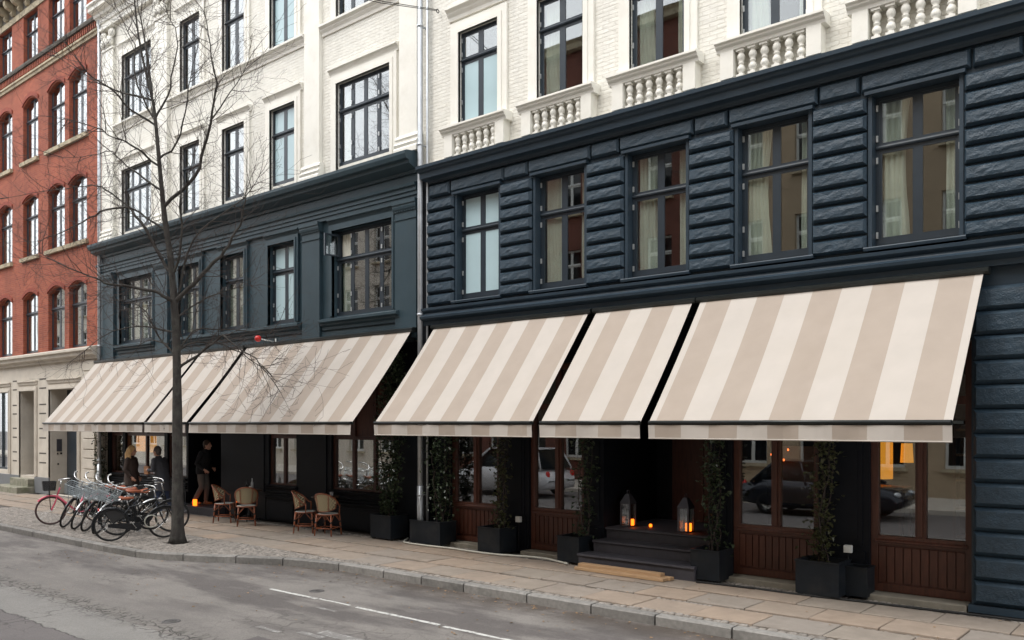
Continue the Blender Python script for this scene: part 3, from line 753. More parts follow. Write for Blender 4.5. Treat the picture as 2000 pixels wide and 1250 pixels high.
# --- ground floor of the right building: piers, timber glazed bays, entrance steps
YG = .26
def glazed_bay(parent, xa, xb, z0=.07, zp=.70, zt=2.55, ztop=3.35, slots=True, mull=1, wood='brown_wood'):
    """timber bay: plank apron below, tall lights above"""
    w = xb-xa; cx = (xa+xb)/2; mb = MB()
    mb.box(-w/2, -w/2+.09, 0, .10, 0, ztop-z0); mb.box(w/2-.09, w/2, 0, .10, 0, ztop-z0)
    mb.box(-w/2+.09, w/2-.09, .0, .10, ztop-z0-.10, ztop-z0); mb.box(-w/2+.09, w/2-.09, 0.002, .10, zt-z0, zt-z0+.10)
    mb.box(-w/2+.09, w/2-.09, -.012, .10, zp-z0, zp-z0+.11)
    mb.prof([(-.012, zp-z0+.02), (-.035, zp-z0+.03), (-.035, zp-z0+.05), (-.012, zp-z0+.07)], -w/2+.06, w/2-.06)
    mb.box(-w/2+.09, w/2-.09, 0, .10, 0, .10); mb.box(-w/2+.09, w/2-.09, .03, .09, .10, zp-z0)
    for k in range(1, mull+1):
        x = -w/2 + w*k/(mull+1)
        mb.box(x-.065, x+.065, .004, .10, zp-z0+.11, zt-z0); mb.box(x-.03, x+.03, -.02, .004, zp-z0+.13, zt-z0-.02); mb.box(x-.05, x+.05, .006, .10, zt-z0+.10, ztop-z0-.10)
    p = parent.location
    o = mb.build('glazed_bay', wood, parent, (cx-p.x, YG-p.y, z0))
    n = max(3, int((w-.18)/.098)); pw = (w-.18)/n
    if slots:
        pm = cached(('plank', round(pw, 3), round(zp-z0, 2), wood), lambda: MB().cbox(-pw/2+.009, pw/2-.009, .006, .029, .13, zp-z0-.03, .006).mesh('plank', wood))
        for k in range(n): link('plank', pm, o, (-w/2+.09+pw*(k+.5), 0, 0))
    for k in range(mull+1):
        a = -w/2+.09 if k == 0 else -w/2+w*k/(mull+1)+.065; b_ = w/2-.09 if k == mull else -w/2+w*(k+1)/(mull+1)-.065
        MB().box(a-.003, b_+.003, .05, .058, zp-z0+.107, zt-z0+.003).build('pane', 'door_glass', o)
        MB().box(a-.003, b_+.003, .05, .058, zt-z0+.097, ztop-z0-.097).build('pane', 'door_glass', o)
    return o
gR = [(-11.62, -10.38), (-9.66, -8.46), (-5.76, -4.46), (-3.77, -2.53)]
openR = [(a, b_, 0, 3.36) for a, b_ in gR] + [(-8.06, -6.14, 0, 3.36)]
W(wall(XR0, -2.5, 0, 4.24, openR, .20, .16), 'shopfront_wall', 'black_paint', bR)
for a, b_ in gR: glazed_bay(bR, a, b_, mull=1)
# stone threshold strips under the bays
for a, b_ in gR:
    mb = MB(); mb.cbox(a+.01, b_-.01, -.05, .25, -.03, .066, .012); W(mb, 'threshold', 'threshold_stone', bR)
# moulded panels on the dark piers
for (a, b_) in ((-10.33, -9.71), (-4.41, -3.82), (-8.42, -8.10), (-6.10, -5.80)):
    mb = MB(); mb.box(a, b_, .165, .20, .0, .58); mb.box(a+.04, b_-.04, .178, .20, .66, 3.2)
    if b_-a > .4: mb.box(a+.1, b_-.1, .166, .178, .74, 3.1)
    W(mb, 'pier_panel', 'black_paint', bR)
# entrance: three dark stone steps into a deep porch
for (z0, z1, y0, ex) in ((-.03, .21, -.42, .06), (.21, .40, -.08, .0), (.40, .585, .24, -.04)):
    mb = MB(); mb.box(-8.08-ex, -6.12+ex, y0+.02, .6 if y0 < .2 else 1.9, z0, z1-.045); mb.prof([(y0+.35, z1-.045), (y0, z1-.045), (y0-.012, z1-.03), (y0-.008, z1-.008), (y0+.01, z1), (y0+.35 if y0 < .2 else 1.9, z1), (y0+.35 if y0 < .2 else 1.9, z1-.045)], -8.09-ex, -6.11+ex)
    W(mb, 'entrance_step', 'granite_steps', bR)
mb = MB(); mb.box(-8.2, -8.06, .36, 2.0, .5, 3.4); mb.box(-6.14, -6.0, .36, 2.0, .5, 3.4); mb.box(-8.06, -6.14, 1.9, 2.0, .5, 3.4); mb.box(-8.2, -6.0, .36, 2.0, 3.36, 3.46)
W(mb, 'porch_lining', 'black_paint', bR)
mb = MB(); mb.box(-7.7, -6.5, 1.84, 1.9, .59, 2.9); mb.box(-7.12, -7.08, 1.82, 1.84, .59, 2.9); W(mb, 'entrance_door', 'dark_brown_wood', bR)
# rusticated corner pier to the ground, and one more beyond the picture edge
W(wall(-2.5, XR1, 0, 4.24, [(-.9, .6, .3, 3.36)], .02, .3), 'ground_pier_wall', 'navy_paint', bR)
for j in range(13):
    h_ = .298
    block(bR, -1.72, .10 + h_*(j+.5), .02, 1.50, h_-.012, .10, j*3+1, c=.045, rough=.006)
mb = MB(); mb.box(-2.52, -.9, -.06, .03, 0, .09); W(mb, 'pier_base', 'navy_paint', bR)
glazed_bay(bR, -.88, .58, .3, .9)
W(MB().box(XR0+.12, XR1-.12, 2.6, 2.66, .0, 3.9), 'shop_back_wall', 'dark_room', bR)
# ================================================================== left building: green-black below, white above
XL0, XL1 = -26.02, -12.24
bL = thing('corner_townhouse', 'white painted townhouse with smooth dark green lower floors, pilasters and fluted hoods', 'building', (-19.2, 0, 0))
small = [-20.86, -18.82, -16.79]; big = [-23.75, -13.96]
def rows(z0, z1, wS, wB): return [(c-wS/2, c+wS/2, z0, z1) for c in small] + [(c-wB/2, c+wB/2, z0, z1) for c in big]
W(wall(XL0, XL1, 3.95, 7.2, rows(4.62, 6.46, 1.02, 1.92), 0, .32), 'first_floor_wall', 'dark_green_paint', bL)
W(wall(XL0, XL1, 7.2, 17.6, rows(7.84, 9.62, .98, 1.72) + rows(11.02, 12.92, .98, 1.72) + rows(15.2, 16.8, .98, 1.72), .02, .28), 'upper_wall', 'white_painted_brick', bL)
mb = MB(); mb.prof([(.05, 7.22), (-.10, 7.22), (-.11, 7.28), (-.16, 7.30), (-.30, 7.36), (-.31, 7.42), (-.38, 7.44), (-.41, 7.52), (-.41, 7.58), (-.36, 7.60), (.05, 7.64)], XL0, XL1); W(mb, 'shop_cornice', 'dark_green_paint', bL)
mb = MB(); mb.prof([(.02, 6.72), (-.07, 6.72), (-.07, 6.79), (-.095, 6.80), (-.095, 6.87), (-.12, 6.88), (-.12, 6.95), (-.16, 6.97), (-.17, 7.02), (-.06, 7.05), (-.06, 7.22), (.02, 7.22)], XL0, XL1); W(mb, 'architrave', 'dark_green_paint', bL)
for (a, b_) in ((-25.70, -25.05), (-22.58, -21.93), (-15.96, -15.33), (-12.88, -12.27)):     # green pilasters with fluted capitals
    mb = MB(); mb.box(a, b_, -.085, .0, 4.0, 6.35)
    mb.box(a-.02, b_+.02, -.105, 0, 6.35, 6.375)
    mb.box(a+.003, b_-.003, -.083, 0, 6.375, 6.50); mb.prof([(0, 6.50), (-.09, 6.50), (-.13, 6.56), (-.14, 6.60), (-.14, 6.63), (-.16, 6.65), (-.16, 6.72), (0, 6.72)], a-.03, b_+.03)
    pil = W(mb, 'pilaster', 'dark_green_paint', bL)
    n = 9
    for k in range(n):
        x = a + (b_-a)*(k+.5)/n; MB().box(x-.018, x+.018, -.112, -.08, 6.515, 6.60).build('flute', 'dark_green_paint', pil)
for c, wd in [(c, 1.02) for c in small] + [(c, 1.92) for c in big]:
    surround(bL, c-wd/2, c+wd/2, 4.62, 6.46, .13, 0, 'dark_green_paint', .06)
    hood(bL, c-wd/2-.15, c+wd/2+.15, 6.59, 0, 'dark_green_paint', .13, .10)
for (a, b_) in ((-24.86, -22.64), (-21.62, -16.02), (-15.28, -12.76)):
    mb = MB(); mb.prof([(.0, 4.34), (-.045, 4.34), (-.05, 4.40), (-.10, 4.44), (-.10, 4.47), (-.17, 4.50), (-.17, 4.55), (.0, 4.60)], a, b_); W(mb, 'window_sill', 'dark_green_paint', bL)
mb = MB(); mb.box(XL0, XL1, -.03, .0, 4.0, 4.30); W(mb, 'sill_band', 'dark_green_paint', bL)
for i, c in enumerate(small):
    fr = 2 if i == 2 else 0
    window(bL, c, .09, 4.622, 1.016, 1.836, 2, .66, fr, None if fr else 'sheer', seed=i)
    window(bL, c, .06, 7.842, .976, 1.776, 2, .66, fr, None if fr else (.26, .12), hinges=False, seed=i+3)
    window(bL, c, .06, 11.022, .976, 1.896, 2, .66, fr and 1, None, hinges=False, seed=i+3)
    window(bL, c, .06, 15.2, .976, 1.6, 2, .66, 0, None, hinges=False)
for i, c in enumerate(big):
    window(bL, c, .09, 4.622, 1.916, 1.836, 4, .66, 0, (.42, .12) if i else 'sheer', seed=i+9, open_vent=bool(i))
    window(bL, c, .06, 7.842, 1.716, 1.776, 4, .66, 0, (.30, .10), hinges=bool(i), seed=i+12)
    window(bL, c, .06, 11.022, 1.716, 1.896, 4, .66, 0, None, hinges=False)
    window(bL, c, .06, 15.2, 1.716, 1.6, 4, .66, 0, None, hinges=False)
for c, wd in [(c, .98) for c in small] + [(c, 1.72) for c in big]:
    surround(bL, c-wd/2, c+wd/2, 7.645, 9.62, .19, .02, 'cream_stucco', .05)
    hood(bL, c-wd/2-.24, c+wd/2+.24, 9.82, .02, 'cream_stucco', .16, .11)
    surround(bL, c-wd/2, c+wd/2, 11.03, 12.92, .19, .02, 'cream_stucco', .05)
    hood(bL, c-wd/2-.24, c+wd/2+.24, 13.12, .02, 'cream_stucco', .2, .11)
for (a, b_) in ((-25.05, -22.66), (-21.95, -15.92), (-15.33, -12.80)):                          # sill strings of the third floor
    hood(bL, a, b_, 10.78, .02, 'cream_stucco', .24, .14, 'string_course')
for (a, b_) in ((-25.76, -25.10), (-22.62, -21.98), (-15.90, -15.36), (-12.78, -12.27)):          # white pilasters
    mb = MB(); mb.box(a, b_, -.07, .02, 8.02, 13.3)
    mb.prof([(.02, 7.645), (-.16, 7.645), (-.16, 7.74), (-.13, 7.78), (-.155, 7.83), (-.13, 7.87), (-.10, 7.88), (-.10, 7.93), (-.125, 7.95), (-.11, 8.0), (-.07, 8.03), (.02, 8.03)], a-.07, b_+.07)
    mb.box(a-.02, b_+.02, -.095, .02, 13.3, 13.36); mb.box(a-.06, b_+.06, -.16, .02, 13.92, 14.0)
    pil = W(mb, 'pilaster', 'cream_stucco', bL)
    q = MB()                                                                                  # leafy scroll capital
    for s_ in (-1, 1):
        cx = a+.08 if s_ < 0 else b_-.08
        for t, (rr, y) in enumerate(((.14, -.06), (.10, -.10), (.055, -.13))): q.torus((cx, y, 13.76), rr*.7, rr*.34, 16, 6, 'y')
    for k in range(5):
        x = a + (b_-a)*(k+.5)/5; q.ball((x, -.10, 13.52+.05*(k % 2)), .085, 8, 6, 0, (.8, .7, 1.6))
    W(q, 'capital', 'cream_stucco', bL)
mb = MB(); mb.prof([(.02, 13.98), (-.10, 13.98), (-.10, 14.14), (-.14, 14.16), (-.14, 14.30), (-.22, 14.34), (-.24, 14.42), (-.40, 14.46), (-.40, 14.56), (-.46, 14.60), (-.46, 14.66), (.02, 14.74)], XL0+.02, XL1); W(mb, 'main_cornice', 'cream_stucco', bL)
interior(bL, XL0, XL1, [0, 3.9, 7.3, 10.6, 14.2, 17.5])
mb = MB(); mb.box(XL0, XL1, .32, 8, 17.55, 17.7); W(mb, 'roof', 'black_stained_cornice', bL)
W(MB().box(XL1-.002, -12.021, .035, .30, 7.235, 13.6), 'party_wall', 'white_painted_brick', bL); W(MB().box(XL1-.002, -12.05, .03, .30, .0, 7.23), 'party_wall', 'black_paint', bL)
W(MB().box(-26.079, XL0+.002, .03, .30, 4.3, 16.8), 'party_wall', 'red_brick', bL); W(MB().box(-26.079, XL0+.002, .035, .30, 0, 4.29), 'party_wall', 'limestone_render', bL)
# --- ground floor
gL = [(-25.85, -25.05), (-24.90, -22.62), (-22.45, -21.45), (-17.66, -16.56), (-15.28, -13.22)]
openL = [(a, b_, .82, 3.3) for a, b_ in gL] + [(-21.35, -19.75, .0, 3.3)]
W(wall(XL0, XL1, 0, 3.95, openL, .20, .16), 'shopfront_wall', 'black_paint', bL)
def shop_window(parent, xa, xb, n, z0=.84, zt=1.96, ztop=3.28, wood='dark_brown_wood', curt=True):
    w = xb-xa; mb = MB(); h = ztop-z0
    mb.box(-w/2, -w/2+.06, 0, .09, 0, h); mb.box(w/2-.06, w/2, 0, .09, 0, h); mb.box(-w/2+.06, w/2-.06, 0, .09, 0, .06); mb.box(-w/2+.06, w/2-.06, 0, .09, h-.07, h)
    mb.box(-w/2+.06, w/2-.06, -.004, .09, zt-z0, zt-z0+.07)
    for k in range(1, n):
        x = -w/2+w*k/n; mb.box(x-.04, x+.04, .003, .09, .06, zt-z0); mb.box(x-.05, x+.05, .003, .09, zt-z0+.07, h-.07)
    p = parent.location; o = mb.build('shop_window', wood, parent, ((xa+xb)/2-p.x, YG-p.y, z0))
    for k in range(n):
        a = -w/2+w*k/n+(.06 if k == 0 else .04); b_ = -w/2+w*(k+1)/n-(.06 if k == n-1 else .04)
        MB().box(a-.003, b_+.003, .04, .046, .057, zt-z0+.003).build('pane', 'door_glass', o)
        MB().box(a-.003, b_+.003, .045, .06, zt-z0+.067, h-.067).build('transom_panel', 'brown_wood', o)
    if curt:
        d = drape(w-.12, zt-z0+.03, int(w/.11), .02, int(-xa*10)).build('curtain', 'grey_curtain', o, (-w/2+.06, .13, .03))
    mbs = MB(); mbs.prof([(.0, -.09), (-.06, -.09), (-.07, -.06), (-.13, -.04), (-.14, -.005), (-.02, .02), (.0, .02)], -w/2-.06, w/2+.06); mbs.build('window_sill', 'black_paint', o)
    return o
for (a, b_), n, cu in zip(gL, (1, 2, 2, 2, 3), (False, False, True, True, True)): shop_window(bL, a, b_, n, curt=cu)
for (a, b_) in ((-17.7, -16.5), (-15.35, -13.15), (-22.5, -21.4), (-25.9, -22.55)):              # apron mouldings below the windows
    mb = MB()
    for z in (.70, .64, .58): mb.prof([(.20, z-.02), (.15, z-.02), (.14, z), (.15, z+.015), (.20, z+.02)], a, b_)
    mb.box(a, b_, .16, .20, .05, .50); mb.box(a+.12, b_-.12, .14, .16, .10, .45); W(mb, 'apron_panel', 'black_paint', bL)
for (a, b_) in ((-19.7, -17.75), (-16.5, -15.36)):
    mb = MB(); mb.box(a, b_, .17, .20, .0, .6); mb.box(a+.08, b_-.08, .175, .20, .66, 3.2); W(mb, 'pier_panel', 'black_paint', bL)
mb = MB(); mb.cbox(-21.6, -19.5, -.16, .5, -.03, .19, .015); W(mb, 'door_step', 'granite_steps', bL)
mb = MB(); mb.box(-21.5, -21.35, .36, 1.7, .19, 3.35); mb.box(-19.75, -19.6, .36, 1.7, .19, 3.35); mb.box(-21.35, -19.75, 1.6, 1.7, .19, 3.35); mb.box(-21.5, -19.6, .36, 1.7, 3.3, 3.4); mb.box(-21.35, -19.75, .36, 1.6, .10, .185)
W(mb, 'porch_lining', 'black_paint', bL)
mb = MB(); mb.box(-20.9, -20.0, 1.55, 1.6, .19, 2.6); W(mb, 'entrance_door', 'dark_brown_wood', bL)
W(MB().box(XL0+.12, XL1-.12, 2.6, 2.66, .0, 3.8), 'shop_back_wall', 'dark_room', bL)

# ================================================================== red brick building on the far left
XB0, XB1 = -46.0, -26.08
bB = thing('brick_house', 'red brick apartment house with arched windows over a pale stone ground floor', 'building', (-36, 0, 0))
cB = [-27.60, -29.19, -31.27, -33.50, -35.6, -37.7, -39.8, -41.9, -44.0]
H3 = []
for c in cB:
    H3 += [(c-.63, c+.63, 4.70, 6.74, .20), (c-.63, c+.63, 7.98, 10.03, .20), (c-.63, c+.63, 11.26, 13.36, .22), (c-.60, c+.60, 14.56, 16.26, 0)]
W(wall(XB0, XB1, 4.45, 16.30, H3, 0, .17), 'brick_wall', 'red_brick', bB)
for c in cB:
    for (z0, z1, ri) in ((4.70, 6.74, .20), (7.98, 10.03, .20), (11.26, 13.36, .22)):
        mb = MB(); N = 8                                             # rubbed arch ring standing proud
        for ring, (o_, t_) in enumerate(((.04, .13),)):
            for k in range(N):
                pa = []
                for kk in (k, k+1):
                    u = 2*kk/N-1; x = c + u*(.63+o_); z = z1 - ri + ri*(1-u*u); pa.append((x, z+o_, z+o_+t_))
                (xa, a0, a1), (xb, b0, b1) = pa; y = -.035
                mb.face([(xa, y, a0), (xb, y, b0), (xb, y, b1), (xa, y, a1)]); mb.face([(xa, y, a1), (xb, y, b1), (xb, .01, b1), (xa, .01, a1)]); mb.face([(xa, y, a0), (xa, .01, a0), (xb, .01, b0), (xb, y, b0)])
                if k == 0: mb.face([(xa, y, a0), (xa, y, a1), (xa, .01, a1), (xa, .01, a0)])
                if k == N-1: mb.face([(xb, y, b0), (xb, .01, b0), (xb, .01, b1), (xb, y, b1)])
        W(mb, 'arch_ring', 'red_brick_rubbed', bB)
        window(bB, c, .12, z0+.002, 1.256, z1-z0, 2, .66, 0, 'sheer' if z0 < 9 and c < -30 else None, hinges=False)
    window(bB, c, .12, 14.562, 1.196, 1.70, 2, .64, 0, None, hinges=False)
pairs = [(-28.28, -26.92)] if False else []
for (a, b_) in ((-29.95, -26.85), (-32.0, -30.55), (-34.2, -32.8), (-36.3, -34.9), (-38.4, -37.0), (-40.5, -39.1), (-42.6, -41.2), (-44.7, -43.3)):
    for z in (7.98, 11.26):
        mb = MB(); mb.prof([(.1, z-.14), (-.09, z-.14), (-.10, z-.02), (.1, z)], a, b_); W(mb, 'window_sill', 'sandstone_trim', bB)
mb = MB(); mb.prof([(.0, 14.02), (-.05, 14.02), (-.06, 14.10), (-.10, 14.12), (-.10, 14.18), (-.05, 14.19), (0, 14.19)], XB0, XB1); W(mb, 'stone_string', 'sandstone_trim', bB)
mb = MB(); mb.prof([(.0, 14.42), (-.14, 14.42), (-.16, 14.48), (-.16, 14.53), (0, 14.57)], XB0, XB1); W(mb, 'string_course', 'black_stained_cornice', bB)
d = MB(); x = XB1-.1
while x > XB0: d.box(x-.07, x, -.10, .0, 14.21, 14.40); x -= .14
dn = W(d, 'dentil_band', 'red_brick', bB); dn['kind'] = 'stuff'
mb = MB(); mb.box(XB0, XB1, -.04, .05, 16.28, 16.48); W(mb, 'stone_band', 'sandstone_trim', bB)
mb = MB(); mb.box(XB0, XB1, -.02, .05, 16.48, 16.85); mb.prof([(.05, 16.92), (-.42, 16.92), (-.44, 17.0), (-.54, 17.04), (-.56, 17.16), (.05, 17.24)], XB0, XB1); W(mb, 'roof_cornice', 'black_stained_cornice', bB)
brk = MB().prof([(0, 16.50-16.5), (-.10, 0), (-.16, .06), (-.14, .14), (-.30, .20), (-.36, .28), (-.38, .42), (0, .42)], -.09, .09).mesh('bracket', 'sandstone_trim')
x = XB1-.3
while x > -38: link('bracket', brk, bB, (x+36, 0, 16.5)); x -= .62
interior(bB, XB0, XB1, [0, 4.2, 7.4, 10.7, 14.0, 16.9], y0=.22)
mb = MB(); mb.box(XB0, XB1, .1, 8, 17.2, 17.3); W(mb, 'roof', 'black_stained_cornice', bB)
# stone ground floor with deep doorways
HG = [(-34.9, -33.06, .68, 3.42, 0, .14), (-32.06, -30.80, .55, 3.42, 0, .46), (-29.60, -27.50, .0, 3.42, 0, .52), (-38.5, -36.2, .68, 3.42, 0, .14)]
W(wall(XB0, XB1, 0, 4.35, HG, -.02, .46), 'ground_floor_wall', 'limestone_render', bB)
mb = MB(); mb.prof([(.0, 4.28), (-.10, 4.28), (-.12, 4.36), (-.22, 4.40), (-.24, 4.50), (-.30, 4.53), (-.30, 4.60), (.0, 4.68)], XB0, XB1); W(mb, 'ground_cornice', 'limestone_render', bB)
for (a, b_) in ((-35.0, -32.95), (-32.2, -30.66), (-29.75, -27.38)):
    surround(bB, a+.12, b_-.12, .56, 3.42, .14, -.02, 'limestone_render', .04, 'door_surround')
    hood(bB, a-.02, b_+.02, 3.62, -.02, 'limestone_render', .14, .08)
for xq0, xq1 in ((-30.48, -29.94), (-32.76, -32.40)):                # sunk joints of the jamb blocks
    for zz in (3.79, 3.49, 2.95, 2.65, 2.15, 1.84, 1.33, 1.02):
        W(MB().box(xq0, xq1, -.024, -.012, zz-.025, zz+.02), 'sunk_joint', 'joint_grit', bB)
for (a, b_) in ((XB0, -32.10), (-30.77, -29.62), (-27.48, XB1)):
    mb = MB(); mb.box(a, b_, -.07, -.019, 0, .53 if b_ < -27 else .3); W(mb, 'plinth', 'grey_plinth_paint', bB)
for j in range(13):                                                  # quoins beside the drainpipe
    h_ = .33 if j % 2 == 0 else .27; z = .32 + sum(.33 if k % 2 == 0 else .27 for k in range(j))
    if z + h_ > 4.3: break
    me = cached(('quoin', h_), lambda: block_mesh(.84, h_-.02, .05, 5, 'quoin', 'limestone_render', .012, .0, 1, 1))
    link('quoin', me, bB, (-26.72+36, -.02, z+h_/2))
for (a, b_, y) in ((-32.06, -30.80, .44), (-29.60, -27.50, .50)):
    mb = MB(); mb.box(a, b_, y, y+.06, 0, 3.42); mb.box(a+.1, b_-.1, y-.02, y, .6, 2.3); W(mb, 'street_door', 'joinery_paint', bB)
W(MB().box(-34.9, -33.06, .11, .13, .68, 3.42), 'pane', 'window_glass', bB)
mb = MB(); mb.box(-34.9, -33.06, .06, .11, .68, .76); mb.box(-33.14, -33.06, .06, .11, .76, 3.42); mb.box(-34.02, -33.96, .06, .11, .76, 3.42); W(mb, 'shop_frame', 'joinery_paint', bB)
W(MB().box(-38.5, -36.2, .11, .13, .68, 3.42), 'pane', 'window_glass', bB)
mb = MB(); mb.box(-38.5, -36.2, .06, .11, .68, .76); mb.box(-37.4, -37.3, .06, .11, .76, 3.42); W(mb, 'shop_frame', 'joinery_paint', bB)
for (z0, z1, y0, a, b_) in ((-.02, .20, -.62, -33.1, -30.75), (.20, .46, -.26, -32.35, -30.8)):
    W(MB().cbox(a, b_, y0, -.02 if z0 < .1 else .4, z0, z1, .02), 'stone_step', 'mossy_step_stone', bB)
mb = MB(); mb.box(-29.6+.001, -29.57, .17, .33, 1.40, 1.80); W(mb, 'intercom_plate', 'lantern_metal', bB)
mb = MB(); mb.box(-29.6+.001, -29.575, .18, .22, 1.30, 1.35); mb.box(-29.6+.001, -29.575, .28, .34, 1.30, 1.36); mb.box(-29.6+.001, -29.58, .20, .24, .96, 1.01); W(mb, 'bell_push', 'black_iron', bB)

# ================================================================== buildings across the street (seen mirrored in the glass)
def far_house(label, x0, x1, top, wallm, pitch, ww, sills):
    y = -16.6; o = thing('far_house', label, 'building', ((x0+x1)/2, y, 0))
    hs_ = []; n = int((x1-x0)/pitch); off = ((x1-x0) - n*pitch)/2
    zs = [z for z in sills if z + 1.9 < top]
    cs = [x0+off+pitch*(k+.5) for k in range(n)]
    for c in cs:
        for z in zs: hs_.append((c-ww/2, c+ww/2, z, z+1.85))
    mb = wall(x0, x1, 0, top, hs_, 0, .2); mb.xf(Matrix.Translation((0, y, 0)) @ Matrix.Diagonal((1, -1, 1, 1))); W(mb, 'facade', wallm, o)
    me = cached(('fw', ww), lambda: win_frame(ww, 1.85, 2, .66)[0].mesh('window', 'white_plastic'))
    gm = cached(('fg', ww), lambda: MB().box(-ww/2+.05, ww/2-.05, .05, .06, .05, 1.8).mesh('pane', 'car_glass'))
    sm_ = cached(('fs', ww), lambda: MB().box(-ww/2-.08, ww/2+.08, -.3, -.12, -.1, -.01).mesh('sill', 'sandstone_trim'))
    for c in cs:
        for z in zs:
            w_ = link('window', me, o, (c-(x0+x1)/2, -.14, z), (0, 0, math.pi)); link('pane', gm, w_); link('sill', sm_, w_)
    mb = MB(); mb.prof([(y-.1, top), (y+.3, top), (y+.35, top+.2), (y+.5, top+.3), (y-.1, top+.4)], x0, x1); W(mb, 'cornice', 'sandstone_trim', o)
    mb = MB(); mb.box(x0, x1, y-9, y-.22, 0, top); W(mb, 'block', 'dark_room', o)
    return o
far_house('beige rendered house mirrored in the right-hand first floor windows', -15.2, 14, 15.5, 'beige_render_far', 2.3, 1.15, (.9, 4.3, 7.6, 10.9))
far_house('tall red brick house mirrored in the middle first floor windows', -31, -15.25, 17.5, 'far_brick', 2.1, 1.1, (.9, 4.3, 7.6, 10.9, 14.2))
far_house('long grey-beige house mirrored in the left-hand shop windows', -75, -31.05, 13.0, 'limestone_render', 2.4, 1.15, (.9, 4.2, 7.4, 10.4))
# ================================================================== awnings
YT, ZT, YB, ZB = -.15, 4.135, -1.62, 2.335
def awning(label, x0, x1, widths, start_cream=True, extra_bar=0.0, mark=None):
    o = thing('awning', label, 'awning', ((x0+x1)/2, 0, 0), 0, 'striped awnings along the facade')
    tot = sum(widths); sc = (x1-x0)/tot; xs = [x0]
    for w in widths: xs.append(xs[-1] + w*sc)
    NV = 8; can = MB(); val = MB(); q = random.Random(int(-x0*10))
    wav = [q.uniform(-1, 1) for _ in range(60)]
    def P(x, t, off=0):
        sag = -.045*math.sin(math.pi*t)*(.6+.4*math.sin((x-x0)*1.1+x0)) + .007*math.sin((x-x0)*8.3+x0)*t*t + .006*math.sin((x-x0)*3.1+2*t+x0)
        return (x, YT+(YB-YT)*t + off*.6, ZT+(ZB-ZT)*t + sag + off)
    for i in range(len(widths)):
        m = (i % 2) ^ (0 if start_cream else 1)
        sub = 4 if widths[i] > .2 else 1
        for s_ in range(sub):
            a, b = xs[i]+(xs[i+1]-xs[i])*s_/sub, xs[i]+(xs[i+1]-xs[i])*(s_+1)/sub
            for k in range(NV):
                for off in (0, -.006):
                    can.face([P(a, k/NV, off), P(b, k/NV, off), P(b, (k+1)/NV, off), P(a, (k+1)/NV, off)], m, True)
            def V(x, z, f):
                return (x, YB-.035 + .013*math.sin(x*5.1+math.sin(x*1.7)*2)*(2.28-z)/.19 + .007*math.sin(x*13+math.sin(x*3)), z)
            zs = (2.285, 2.22, 2.16, 2.115)
            for z0, z1 in zip(zs[:-1], zs[1:]):
                for dy in (0, .005):
                    val.face([tuple(Vector(V(a, z0, 0))+Vector((0, dy, 0))), tuple(Vector(V(b, z0, 0))+Vector((0, dy, 0))), tuple(Vector(V(b, z1, 0))+Vector((0, dy, 0))), tuple(Vector(V(a, z1, 0))+Vector((0, dy, 0)))], m, True)
            p0, p1 = Vector(V(a, 2.115, 0)), Vector(V(b, 2.115, 0))                 # rolled hem
            val.tube([p0+Vector((0, .003, -.008)), p1+Vector((0, .003, -.008))], .010, 6, 0, False)
    W(can, 'canopy', ['awning_cream', 'awning_beige'], o); vo = W(val, 'valance', ['awning_cream', 'awning_beige'], o)
    mb = MB(); mb.box(x0+.005, x1-.005+0, YB-.03, YB+.03, 2.29, 2.345); mb.tube([(x0+.01, YB-.04, 2.322), (x1-.01, YB-.04, 2.322)], .022, 8)
    if extra_bar: mb.box(x1, x1+extra_bar, YB-.015, YB+.02, 2.30, 2.335)
    W(mb, 'front_bar', 'awning_metal', o)
    mb = MB(); mb.prof([(-.06, 4.10), (-.18, 4.10), (-.21, 4.13), (-.21, 4.165), (-.17, 4.185), (-.06, 4.19)], x0-.06, x1+.06); W(mb, 'cassette', 'awning_metal', o)
    for xa in (x0+.12, x1-.12):
        s_ = 1 if xa < (x0+x1)/2 else -1
        mb = MB(); mb.tube([(xa, -.10, 4.02), (xa+s_*.45, -.80, 3.05), (xa+s_*.02, YB+.02, 2.31)], .028, 8); mb.ball((xa+s_*.45, -.80, 3.05), .045, 8, 6); mb.box(xa-.05, xa+.05, -.12, .0, 3.92, 4.09)
        W(mb, 'folding_arm', 'awning_metal', o)
    if mark:
        mk = MB()
        for cz, rr in ((2.235, .014), (2.195, .024), (2.155, .014)): mk.lathe([(0, 0), (rr, 0)], 10)
        mk = MB()
        for cz, rr in ((2.232, .013), (2.196, .022), (2.160, .013)):
            mk.face([(mark+rr*math.cos(a*math.pi/5), YB-.052, cz+rr*math.sin(a*math.pi/5)) for a in range(10)])
        W(mk, 'printed_emblem', 'printed_ink', o)
    return o
F = .377
awning('wide cream and beige striped awning furthest from the rusticated pier, next to the brick house', -25.98, -20.16, [F]*15)
awning('narrow striped awning behind the tree trunk, between two wide awnings', -20.02, -18.16, [.30, .42, .42, .42, .30], mark=-19.07)
awning('wide striped awning over the rattan chairs, left of the middle drainpipe', -17.98, -12.33, [F]*15)
awning('wide striped awning right of the middle drainpipe', -11.69, -8.11, [.095]+[F]*9+[.09])
awning('narrow striped awning above the entrance steps', -7.95, -6.22, [.29, .38, .38, .38, .29])
awning('wide striped awning at the right end, beside the rusticated pier', -6.08, -2.33, [.1]+[.384]*9+[.09], extra_bar=.10)

